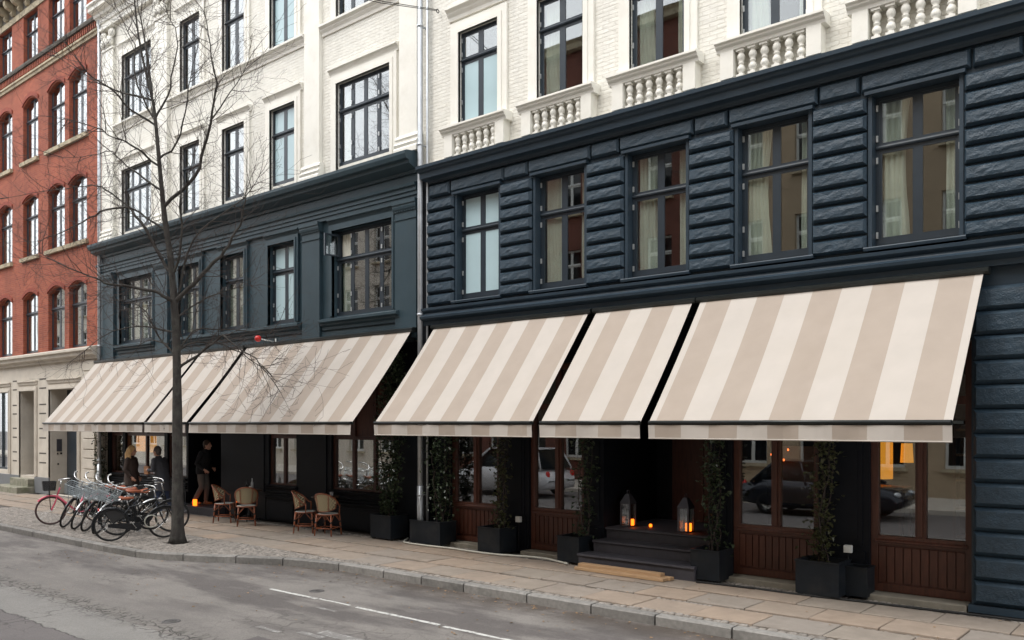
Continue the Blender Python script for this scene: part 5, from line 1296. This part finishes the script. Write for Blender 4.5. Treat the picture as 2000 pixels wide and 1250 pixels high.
# ================================================================== bicycles
def wheel_mb(r_=.315):
    w = MB(); w.torus((0, 0, 0), r_, .010, 36, 5, 'y'); w.tube([(0, -.045, 0), (0, .045, 0)], .018, 8)
    for k in range(18):
        a = 2*math.pi*k/18; s_ = .03 if k % 2 else -.03
        w.tube([(.016*math.cos(a+.6), s_, .016*math.sin(a+.6)), (r_*math.cos(a), 0, r_*math.sin(a))], .0018, 3, 0, False)
    return w
RW = .345
def bike(label, x, y, heading, lean=0, steer=0, paint='black_enamel', basket=None, saddle='tan_leather', bars='alloy', tyre='rubber', step=True, rack=True, skirt=False, fender='black_enamel', size=1.0):
    o = thing('bicycle', label, 'bicycle', (x, y, .003), 0, 'bicycles parked at the kerb'); o.rotation_euler = (R(lean), 0, R(heading)); o.scale = (size,)*3
    WB = .53; BB = Vector((-.06, 0, .28)); ST = Vector((-.20, 0, .74)); H1, H0 = Vector((.335, 0, .90)), Vector((.405, 0, .66)); RH, FH = Vector((-WB, 0, RW)), Vector((WB, 0, RW))
    fat = 1.5 if paint == 'pink_enamel' else 1.0
    f = MB(); f.tube([BB, ST], .016*fat, 8); f.tube([H1, H0], .020, 8)
    f.tube(smooth_path([H0+Vector((-.01, 0, .04)), (.22, 0, .42), BB], 4) if step and fat == 1 else [H0+Vector((-.01, 0, .04)), BB], .017*fat, 8)
    if step and fat == 1: f.tube(smooth_path([H1+Vector((.012, 0, -.06)), (.16, 0, .60), (-.04, 0, .46), (-.13, 0, .44)], 4), .014, 8)
    elif fat == 1: f.tube([H1+Vector((.012, 0, -.05)), ST+Vector((.01, 0, -.04))], .015, 8)
    for s_ in (-1, 1): f.tube([BB+Vector((0, s_*.03, 0)), RH+Vector((0, s_*.055, 0))], .009, 6); f.tube([ST+Vector((.02, s_*.015, -.06)), RH+Vector((0, s_*.055, 0))], .008, 6)
    f.build('frame', paint, o)
    # front end turns about the head tube
    ax = (H1-H0).normalized(); S = Matrix.Translation(H0) @ Matrix.Rotation(R(steer), 4, ax) @ Matrix.Translation(-H0)
    fk = MB()
    for s_ in (-1, 1): fk.tube(smooth_path([H0+Vector((0, s_*.03, -.02)), (.455, s_*.05, .50), FH+Vector((-.005, s_*.055, 0))], 3), .011*fat, 6)
    fk.tube([H0+Vector((0, -.035, -.015)), H0+Vector((0, .035, -.015))], .014, 6); fk.xf(S).build('fork', paint, o)
    for nm, hub, X in (('rear', RH, Matrix.Identity(4)), ('front', FH, S)):
        T = X @ Matrix.Translation(hub)
        wo = wheel_mb().xf(T).build('wheel', 'alloy', o); MB().torus((0, 0, 0), .325, .0225, 40, 8, 'y').xf(T).build('tyre', tyre, wo)
        g = MB(); g.torus((0, 0, 0), .362, .022, 22, 6, 'y', 0, 20 if nm == 'rear' else 40, 195 if nm == 'rear' else 170, 1.0)
        g.v = [(px, py*1.15, pz) for px, py, pz in g.v]; g.xf(T).build('mudguard', fender, o)
    hb = MB(); top = H1 + Vector((-.035, 0, .17))
    hb.tube([H1-ax*.02, top], .013, 8)
    bar = smooth_path([(top.x-.26, .29, top.z+.03), (top.x-.12, .27, top.z+.055), (top.x+.03, .17, top.z+.03), (top.x+.04, .0, top.z), (top.x+.03, -.17, top.z+.03), (top.x-.12, -.27, top.z+.055), (top.x-.26, -.29, top.z+.03)], 4)
    hb.tube(bar, .0125, 8); hb.xf(S); ho = hb.build('handlebar', bars, o)
    for e in (0, -1):
        d = (Vector(bar[0])-Vector(bar[2])) if e == 0 else (Vector(bar[-1])-Vector(bar[-3])); p = Vector(bar[e])
        MB().tube([p-d.normalized()*.11, p+d.normalized()*.005], .0175, 8).xf(S).build('grip', 'white_plastic' if bars == 'alloy' and basket == 'wire' else 'black_leather', ho)
        s_ = 1 if e == 0 else -1
        MB().tube([(top.x-.06, s_*.24, top.z+.02), (top.x-.16, s_*.265, top.z-.0)], .006, 5).xf(S).build('brake_lever', 'alloy', ho)
    sp = ST + Vector((-.04, 0, .13)); MB().tube([ST, sp], .0125, 8).build('seat_post', 'alloy', o)
    sd = MB(); prof = [(-.15, .085, .02), (-.12, .105, .035), (-.05, .10, .04), (.03, .055, .035), (.11, .028, .03), (.14, .015, .02)]
    v = []
    for (px, hw, hh) in prof:
        for a in range(8): an = 2*math.pi*a/8; v.append((sp.x+px, hw*math.cos(an), sp.z+.03+hh*math.sin(an)*(1 if math.sin(an) > 0 else .7) + (.02 if px < -.1 else 0)))
    sd.idx(v, [(i*8+a, i*8+(a+1) % 8, (i+1)*8+(a+1) % 8, (i+1)*8+a) for i in range(5) for a in range(8)] + [tuple(range(8))[::-1], tuple(40+a for a in range(8))], 0, True)
    so_ = sd.build('saddle', saddle, o)
    spg = MB()
    for s_ in (-1, 1): spg.tube([(sp.x-.10, s_*.05, sp.z-.045), (sp.x-.10, s_*.05, sp.z+.01)], .018, 8)
    spg.build('spring', 'alloy', so_)
    cg = MB(); cg.idx([(px, s_*.062 if s_ > 0 else .040, pz) for s_ in (1, -1) for (px, pz) in ((.06, .30), (.03, .38), (-.20, .385), (-.60, .375), (-.60, .31), (-.20, .24), (-.02, .20), (.04, .23))],
                      [tuple(range(8)), tuple(range(8, 16))[::-1]] + [(i, (i+1) % 8, 8+(i+1) % 8, 8+i) for i in range(8)]); cg.v = [(a, -b, c) for a, b, c in cg.v]; cg.build('chain_guard', paint if paint != 'pink_enamel' else 'black_enamel', o)
    ck = MB(); ck.tube([BB+Vector((0, -.08, 0)), BB+Vector((0, .08, 0))], .014, 6)
    for s_ in (-1, 1): e = BB + Vector((.09*s_, .085*s_, -.13*s_)); ck.tube([BB+Vector((0, .085*s_, 0)), e], .009, 6); ck.box(e.x-.045, e.x+.045, e.y+.01*s_, e.y+.09*s_, e.z-.012, e.z+.012)
    ck.build('crank', 'alloy', o)
    MB().tube([(-.12, .05, .27), (-.20, .16 + .06*(lean < 0), .012 + max(0, .0))], .009, 6).build('kickstand', 'alloy', o)
    if rack:
        rk = MB()
        for s_ in (-1, 1): rk.tube([(-.28, s_*.05, .70), (-.75, s_*.06, .72)], .006, 6); rk.tube([(-.70, s_*.06, .72), RH+Vector((0, s_*.065, 0))], .005, 5)
        for px in (-.35, -.45, -.55, -.65, -.75): rk.tube([(px, -.06, .715), (px, .06, .715)], .005, 5)
        rk.build('rear_rack', 'black_enamel', o)
        MB().cbox(-.79, -.76, -.045, .045, .66, .71, .006).build('rear_light', 'red_plastic', o)
    if skirt:
        sk = MB()
        for s_ in (-1, 1):
            pts = [(RH.x+.31*math.cos(R(a)), s_*.042, RH.z+.31*math.sin(R(a))) for a in range(35, 128, 12)]; sk.face([(RH.x+.03, s_*.05, RH.z+.03)]+pts)
        sk.build('coat_guard', 'black_leather', o)
        MB().cbox(.40, .47, -.035, .035, .80, .88, .012).xf(S).build('head_lamp', 'alloy', o)
        lk = MB().torus((.24, -.09, .40), .13, .012, 20, 6, 'y'); lk.build('wire_lock', 'hose_plastic', o)
    if basket:
        bk = MB(); bx, bz = .57, .84; L_, Wd, Hh = .29, .38, .22; dens = 6 if basket == 'wire' else 11; rr = .0036 if basket == 'wire' else .0055
        def rect(z, k): return [(bx-L_/2*k, -Wd/2*k, z), (bx+L_/2*k, -Wd/2*k, z), (bx+L_/2*k, Wd/2*k, z), (bx-L_/2*k, Wd/2*k, z)]
        levels = 5 if basket == 'wire' else 10
        for i in range(levels+1):
            k = .84+.16*i/levels; c = rect(bz+Hh*i/levels, k); t_ = .007 if i == levels else rr
            for j in range(4): bk.tube([c[j], c[(j+1) % 4]], t_, 5, 0, False)
        cb, ct = rect(bz, .84), rect(bz+Hh, 1)
        for j in range(4):
            for i in range(dens):
                a = Vector(cb[j]).lerp(Vector(cb[(j+1) % 4]), i/dens); b = Vector(ct[j]).lerp(Vector(ct[(j+1) % 4]), i/dens); bk.tube([a, b], rr, 4, 0, False)
        for i in range(dens):
            a = Vector(cb[0]).lerp(Vector(cb[1]), i/dens); b = Vector(cb[3]).lerp(Vector(cb[2]), i/dens); bk.tube([a, b], rr, 4, 0, False)
        for s_ in (-1, 1): bk.tube([(bx, s_*.11, bz), FH+Vector((0, s_*.06, 0))], .005, 5)
        bk.xf(S).build('basket', 'wire_steel' if basket == 'wire' else 'black_iron', o)
    if basket == 'wire': MB().cbox(.44, .53, -.035, .035, .72, .78, .01).xf(S).build('head_lamp', 'alloy', o)
    return o
bike('pink bicycle with black mesh basket, leftmost of the row', -20.48, -3.08, 248, 3, 5, 'pink_enamel', 'mesh', 'black_leather', 'alloy', 'pink_rubber', True, True, fender='pink_enamel', size=.93)
for i, (x, y, hd, ln, stn, lab) in enumerate(((-19.86, -2.98, 268, -15, 44, 'black bicycle with wire basket next to the pink one, furthest left of four alike'), (-19.28, -2.98, 266, -16, 46, 'black bicycle with wire basket, second of four alike from the pink one'),
                                              (-18.74, -3.00, 267, -15, 43, 'black bicycle with wire basket, third of four alike from the pink one'), (-18.10, -3.04, 265, -17, 45, 'black bicycle with wire basket, fourth of four alike, behind the upright one'))):
    bike(lab, x, y, hd, ln, stn, 'black_enamel', 'wire', 'tan_leather', 'alloy', 'rubber', True, False, fender='alloy' if i % 2 else 'black_enamel')
bike('upright black bicycle with brown saddle and coat guard, nearest the tree', -16.70, -3.46, 73, 6, 0, 'black_enamel', None, 'tan_leather', 'alloy', 'rubber', False, True, True, size=.93)
bike('black bicycle half hidden behind the upright one nearest the tree', -17.48, -2.92, 74, 5, -8, 'black_enamel', None, 'tan_leather', 'alloy', 'rubber', True, False)

# ================================================================== people
def loft(mb, rings, n=14):
    v = []
    for (cx, cy, cz, rx, ry) in rings:
        for j in range(n): a = 2*math.pi*j/n; v.append((cx+rx*math.cos(a), cy+ry*math.sin(a), cz))
    k = len(rings)
    mb.idx(v, [(i*n+j, i*n+(j+1) % n, (i+1)*n+(j+1) % n, (i+1)*n+j) for i in range(k-1) for j in range(n)] + [tuple(range(n))[::-1], tuple((k-1)*n+j for j in range(n))], 0, True)
def fused(mb, voxel, name, mat, parent, smooth=2):
    """one continuous surface out of overlapping volumes"""
    me = mb.mesh(name, mat); ob = bpy.data.objects.new('tmp', me); COL.objects.link(ob)
    rm = ob.modifiers.new('r', 'REMESH'); rm.mode = 'VOXEL'; rm.voxel_size = voxel; rm.use_smooth_shade = True
    sm = ob.modifiers.new('s', 'SMOOTH'); sm.iterations = smooth; sm.factor = .5
    bpy.context.view_layer.update()
    dg = bpy.context.evaluated_depsgraph_get(); out = bpy.data.meshes.new_from_object(ob.evaluated_get(dg)); bpy.data.objects.remove(ob)
    out.name = name; out.materials.clear(); out.materials.append(M[mat])
    out.polygons.foreach_set('use_smooth', [True]*len(out.polygons))
    return link(name, out, parent)
def hand(mb, wrist, d, palm_n, curl=.5):
    """palm and five fingers; d points along the hand, palm_n out of the palm"""
    d = Vector(d).normalized(); pn = Vector(palm_n); pn = (pn - d*pn.dot(d)).normalized(); s_ = d.cross(pn); w = Vector(wrist)
    mb.tube([w, w+d*.04, w+d*.085], [.022, .033, .032], 8, 0, True, True)
    for i, (off, ln) in enumerate(((-.027, .062), (-.009, .074), (.009, .070), (.026, .054))):
        b = w + d*.08 + s_*off; m1 = b + (d*math.cos(curl*.6)+pn*math.sin(curl*.6))*ln*.5; m2 = m1 + (d*math.cos(curl*1.5)+pn*math.sin(curl*1.5))*ln*.5
        mb.tube([b, m1, m2], [.0095, .009, .007], 6)
    b = w + d*.03 - s_*.028; mb.tube([b, b - s_*.028 + d*.028 + pn*.008, b - s_*.035 + d*.062 + pn*.022], [.012, .011, .008], 6)
def head(mb, c, tilt=0):
    cx, cy, cz = c
    mb.ball((cx-.008, cy, cz+.02), .1, 18, 12, 0, (.96, .78, 1.12)); mb.ball((cx+.022, cy, cz-.055), .066, 14, 10, 0, (.92, .84, 1.0))
    mb.ball((cx+.072, cy, cz-.088), .020, 8, 6); mb.tube([(cx+.086, cy, cz+.028), (cx+.112, cy, cz-.022), (cx+.088, cy, cz-.034)], [.008, .016, .010], 8)
    mb.ball((cx+.084, cy, cz-.062), .014, 8, 6, 0, (.6, 1.5, .6)); mb.ball((cx+.072, cy, cz+.04), .02, 8, 6, 0, (.6, 2.6, .5))
    for s_ in (-1, 1): mb.ball((cx-.01, cy+s_*.078, cz-.008), .026, 8, 6, 0, (.7, .35, 1.2))
def person(label, x, y, z, heading, spec):
    o = thing('person', label, 'person', (x, y, z), R(heading))
    b = MB(); hp, ch = Vector(spec['hip']), Vector(spec['chest']); nk = Vector(spec['neck']); hd = Vector(spec['head'])
    loft(b, [(hp.x, hp.y, hp.z-.08, .09, .14), (hp.x, hp.y, hp.z+.05, .11, .155), (hp.x*.6+ch.x*.4, 0, hp.z+.2, .095, .125), (ch.x, ch.y, ch.z, .115, .155), (ch.x, ch.y, ch.z+.12, .09, .16), (nk.x, nk.y, nk.z, .055, .07)])
    b.tube([nk-Vector((0, 0, .03)), hd+Vector((-.02, 0, -.04))], [.056, .052], 10); head(b, hd)
    for leg in spec['legs']:
        P = [Vector(p) for p in leg]; b.tube([P[0], P[0].lerp(P[1], .5), P[1], P[1].lerp(P[2], .35), P[2]], [.085, .075, .055, .056, .038], 10)
        b.tube([P[2], P[2]+Vector((.05, 0, -.045)), P[2]+Vector((.16, 0, -.055))], [.038, .036, .03], 8)
    for (S_, E_, Wr, pn) in spec['arms']:
        S_, E_, Wr = Vector(S_), Vector(E_), Vector(Wr); b.tube([S_, S_.lerp(E_, .5), E_, E_.lerp(Wr, .4), Wr], [.055, .046, .038, .037, .026], 10); hand(b, Wr, Wr-E_, pn, spec.get('curl', .6))
    fused(b, .0085, 'body', 'skin', o, 1)
    for s_ in (-1, 1): MB().ball((hd.x+.074, hd.y+s_*.030, hd.z+.012), .0095, 8, 6).build('eye', 'black_leather', o)
    c = MB(); cl_ = spec['coat_len']
    fl = spec.get('flare', .02)
    loft(c, [(hp.x, hp.y, cl_, .155+fl, .21+fl), (hp.x, hp.y, hp.z+.02, .160, .21), (hp.x*.5+ch.x*.5, 0, hp.z+.2, .150, .19), (ch.x, ch.y, ch.z, .165, .215), (ch.x*.8+nk.x*.2, ch.y, ch.z+.11, .135, .21), (nk.x, nk.y, nk.z-.02, .078, .095), (nk.x, nk.y, nk.z+.035, .072, .082)])
    for (S_, E_, Wr, pn) in spec['arms']:
        S_, E_, Wr = Vector(S_), Vector(E_), Vector(Wr); e_ = E_.lerp(Wr, .92); c.tube([S_+Vector((0, -.04 if S_.y > 0 else .04, .01)), S_, S_.lerp(E_, .5), E_, E_.lerp(Wr, .5), e_], [.07, .073, .064, .057, .052, .045], 10)
    fused(c, .013, spec['coat_name'], spec['coat'], o, 2)
    t = MB(); loft(t, [(hp.x, hp.y, hp.z-.10, .11, .16), (hp.x, hp.y, hp.z+.08, .122, .17)])
    for leg in spec['legs']:
        P = [Vector(p) for p in leg]; t.tube([P[0]+Vector((0, 0, .03)), P[0].lerp(P[1], .5), P[1], P[1].lerp(P[2], .4), P[2].lerp(P[1], .06)], [.102, .094, .074, .070, .060], 12)
    fused(t, .013, 'trousers', spec['trousers'], o, 2)
    for leg, sdir in zip(spec['legs'], spec.get('toe', ((1, 0, -.02), (1, 0, -.02)))):
        a = Vector(leg[2]); d = Vector(sdir).normalized(); sh_ = MB(); base = a + Vector((0, 0, -.05))
        sh_.tube([base-d*.07, base-d*.02, base+d*.08, base+d*.17, base+d*.20], [.034, .044, .042, .036, .018], 10, 0, True, True, 1.0); sh_.tube([a+Vector((0, 0, .03)), a+Vector((0, 0, -.05))], [.045, .044], 8)
        fused(sh_, .010, 'shoe', spec['shoes'], o, 1)
    h = MB(); spec['hair'](h, hd); fused(h, .009, 'hair', spec['hair_mat'], o, 1)
    return o
def long_hair(h, c):
    cx, cy, cz = c; h.ball((cx-.024, cy, cz+.040), .112, 16, 10, 0, (.96, .88, 1.06))
    h.tube([(cx-.06, cy, cz+.05), (cx-.10, cy, cz-.08), (cx-.10, cy, cz-.22), (cx-.085, cy, cz-.36)], [.085, .10, .095, .05], 12)
    q = random.Random(3)
    for i in range(26):
        a = R(q.uniform(75, 285)); rx, ry = .10, .092; x0, y0 = cx-.02+rx*math.cos(a), cy+ry*math.sin(a); dz = q.uniform(.24, .42)
        h.tube([(x0*.99, y0*.95, cz+.06), (x0-.012, y0*1.08, cz-.08), (x0-.02+q.uniform(-.02, .02), y0*1.12+q.uniform(-.02, .02), cz-.22), (x0-.015, y0*1.0+q.uniform(-.03, .03), cz-dz)], [.02, .022, .02, .008], 6)
def short_hair(h, c):
    cx, cy, cz = c; h.ball((cx-.022, cy, cz+.042), .108, 16, 10, 0, (.94, .84, 1.02)); h.ball((cx-.055, cy, cz-.02), .085, 12, 8, 0, (.6, .95, 1.0))
# blond woman in profile
person('blond long-haired person in a brown coat standing under the awning', -22.05, -1.0, 0, 36, dict(hip=(0, 0, .92), chest=(.01, 0, 1.24), neck=(.0, 0, 1.44), head=(.03, 0, 1.59),
    legs=(((0, .09, .88), (.03, .10, .47), (0, .10, .08)), ((0, -.09, .88), (.02, -.10, .47), (-.03, -.10, .08))),
    arms=(((.0, .19, 1.37), (-.04, .25, 1.10), (.10, .20, .90), (0, -1, 0)), ((.0, -.19, 1.37), (-.03, -.25, 1.10), (.12, -.20, .92), (0, 1, 0))),
    coat='brown_coat', coat_name='coat', coat_len=.70, flare=.03, trousers='denim', shoes='black_leather', hair=long_hair, hair_mat='blonde_hair'))
# man in grey coat, leaning, holding a paper bag
person('grey-haired person in a dark grey coat holding a paper bag behind the tree', -20.72, -.86, 0, 205, dict(hip=(-.02, 0, .93), chest=(.06, 0, 1.26), neck=(.10, 0, 1.46), head=(.15, 0, 1.60),
    legs=(((-.02, .09, .88), (.06, .11, .48), (-.04, .12, .08)), ((-.02, -.09, .88), (-.05, -.11, .47), (-.20, -.12, .08))),
    arms=(((.08, .20, 1.39), (.06, .27, 1.14), (.30, .14, 1.14), (0, -1, 0)), ((.08, -.20, 1.39), (.05, -.27, 1.13), (.30, -.10, 1.12), (0, 1, 0))), curl=.9,
    coat='grey_coat', coat_name='coat', coat_len=.62, flare=.05, trousers='denim', shoes='white_shoe', hair=short_hair, hair_mat='grey_hair'))
bg_ = MB(); bg_.idx([(sx*(.07 if sz else .06), sy*(.045 if sz else .04), .20*sz) for sz in (0, 1) for sx, sy in ((-1, -1), (1, -1), (1, 1), (-1, 1))], [(0, 1, 2, 3), (0, 1, 5, 4), (1, 2, 6, 5), (2, 3, 7, 6), (3, 0, 4, 7), (4, 5, 6, 7)])
hdg = R(205); o = bg_.build('paper_bag', 'brown_paper', None, (-20.72+.42*math.cos(hdg)-.02*math.sin(hdg), -.86+.42*math.sin(hdg)+.02*math.cos(hdg), 1.03)); o.rotation_euler = (0, 0, hdg); tag(o, 'brown paper bag held by the person in the grey coat', 'bag')
# person stepping into the doorway
person('person in a black sweater and grey trousers stepping up at the dark doorway', -20.70, .24, .19, 32, dict(hip=(0, 0, .90), chest=(.05, 0, 1.22), neck=(.09, 0, 1.42), head=(.14, 0, 1.55),
    legs=(((0, .09, .86), (.08, .10, .47), (.04, .10, .08)), ((0, -.09, .86), (.03, -.10, .46), (-.18, -.10, .10))),
    arms=(((.07, .19, 1.35), (.0, .26, 1.08), (.20, .18, .94), (0, -1, 0)), ((.07, -.19, 1.35), (-.03, -.26, 1.08), (.16, -.20, .92), (0, 1, 0))),
    coat='black_sweater', coat_name='sweater', coat_len=.80, flare=.0, trousers='grey_trousers', shoes='tan_shoe', hair=short_hair, hair_mat='brown_hair'))

# ================================================================== cars parked across the road (seen mirrored in the glass)
def car(label, x, y, paint, L_=4.3, suv=False, flip=1):
    o = thing('parked_car', label, 'car', (x, y, ROAD_Z), 0 if flip > 0 else math.pi, 'cars parked across the road'); hr = 1.62 if suv else 1.44; hb = .98 if suv else .90
    stn = [(-L_/2, .45, .62, .70), (-L_/2+.12, .30, .80, .86), (-L_/2+.7, .22, hb+.02, .88), (-.9, .20, hb+.02, .89), (.6, .20, hb-.02, .89), (1.2, .22, hb-.06, .88), (L_/2-.25, .26, .74, .84), (L_/2, .40, .60, .66)]
    mb = MB(); v = []
    for (px, z0, z1, hw) in stn: v += [(px, -hw*.9, z0), (px, -hw, z0+.12), (px, -hw, (z0+z1)/2), (px, -hw*.93, z1), (px, hw*.93, z1), (px, hw, (z0+z1)/2), (px, hw, z0+.12), (px, hw*.9, z0)]
    n = 8; k = len(stn); mb.idx(v, [(i*n+j, i*n+(j+1) % n, (i+1)*n+(j+1) % n, (i+1)*n+j) for i in range(k-1) for j in range(n)] + [tuple(range(n))[::-1], tuple((k-1)*n+j for j in range(n))], 0, True); mb.build('body', paint, o)
    xb0, xb1, xt0, xt1 = (-L_/2+.25, 1.25, -L_/2+.55, .35) if suv else (-L_/2+.35, 1.30, -1.15, .30)
    mb = MB(); B = [(xb0, .83), (xb1, .83)]; T = [(xt0, .64), (xt1, .64)]
    mb.idx([(xb0, -.83, hb-.02), (xb1, -.83, hb-.08), (xb1, .83, hb-.08), (xb0, .83, hb-.02), (xt0, -.64, hr-.03), (xt1, -.64, hr-.03), (xt1, .64, hr-.03), (xt0, .64, hr-.03)], [(0, 1, 5, 4), (1, 2, 6, 5), (2, 3, 7, 6), (3, 0, 4, 7)]); mb.build('windows', 'car_glass', o)
    mb = MB(); mb.box(xt0-.03, xt1+.03, -.67, .67, hr-.035, hr)
    for s_ in (-1, 1):
        for (a, b) in ((xb0, xt0), (xb1, xt1), ((xb0+xb1)/2, (xt0+xt1)/2)): mb.tube([(a, s_*.835, hb-.05), (b, s_*.65, hr-.03)], .035, 6)
    mb.build('roof', paint, o)
    for px in (-L_/2+.82, L_/2-.86):
        for s_ in (-1, 1):
            t_ = MB().torus((0, 0, 0), .245, .075, 24, 8, 'y', flat=1.2).build('wheel', 'rubber', o, (px, s_*.80, .32)); rm = MB().lathe([(0, .02), (.06, .05), (.10, .02), (.19, .05), (.20, -.05)], 20); rm.xf(Matrix.Rotation(R(90*s_), 4, 'X')); rm.build('rim', 'alloy', t_, (0, s_*.05, 0))
    for s_ in (-1, 1): MB().ball((L_/2-.12, s_*.60, .66), .12, 10, 8, 0, (.8, 1.2, .6)).build('headlight', 'zinc_pipe', o); MB().ball((-L_/2+.10, s_*.66, .76), .11, 10, 8, 0, (.6, .9, 1.2)).build('tail_light', 'red_plastic', o); MB().ball((.75, s_*.97, hb+.04), .09, 8, 6, 0, (.6, 1, .7)).build('mirror', paint, o)
    MB().box(-L_/2-.012, -L_/2+.05, -.25, .25, .52, .63).build('number_plate', 'white_plastic', o)
car('white car parked across the road, mirrored in the timber bays', -19.2, -10.3, 'white_car_paint', 4.5, True, -1)
car('dark car parked across the road, mirrored in the right-hand bays', -8.4, -10.6, 'dark_car_paint', 4.2)
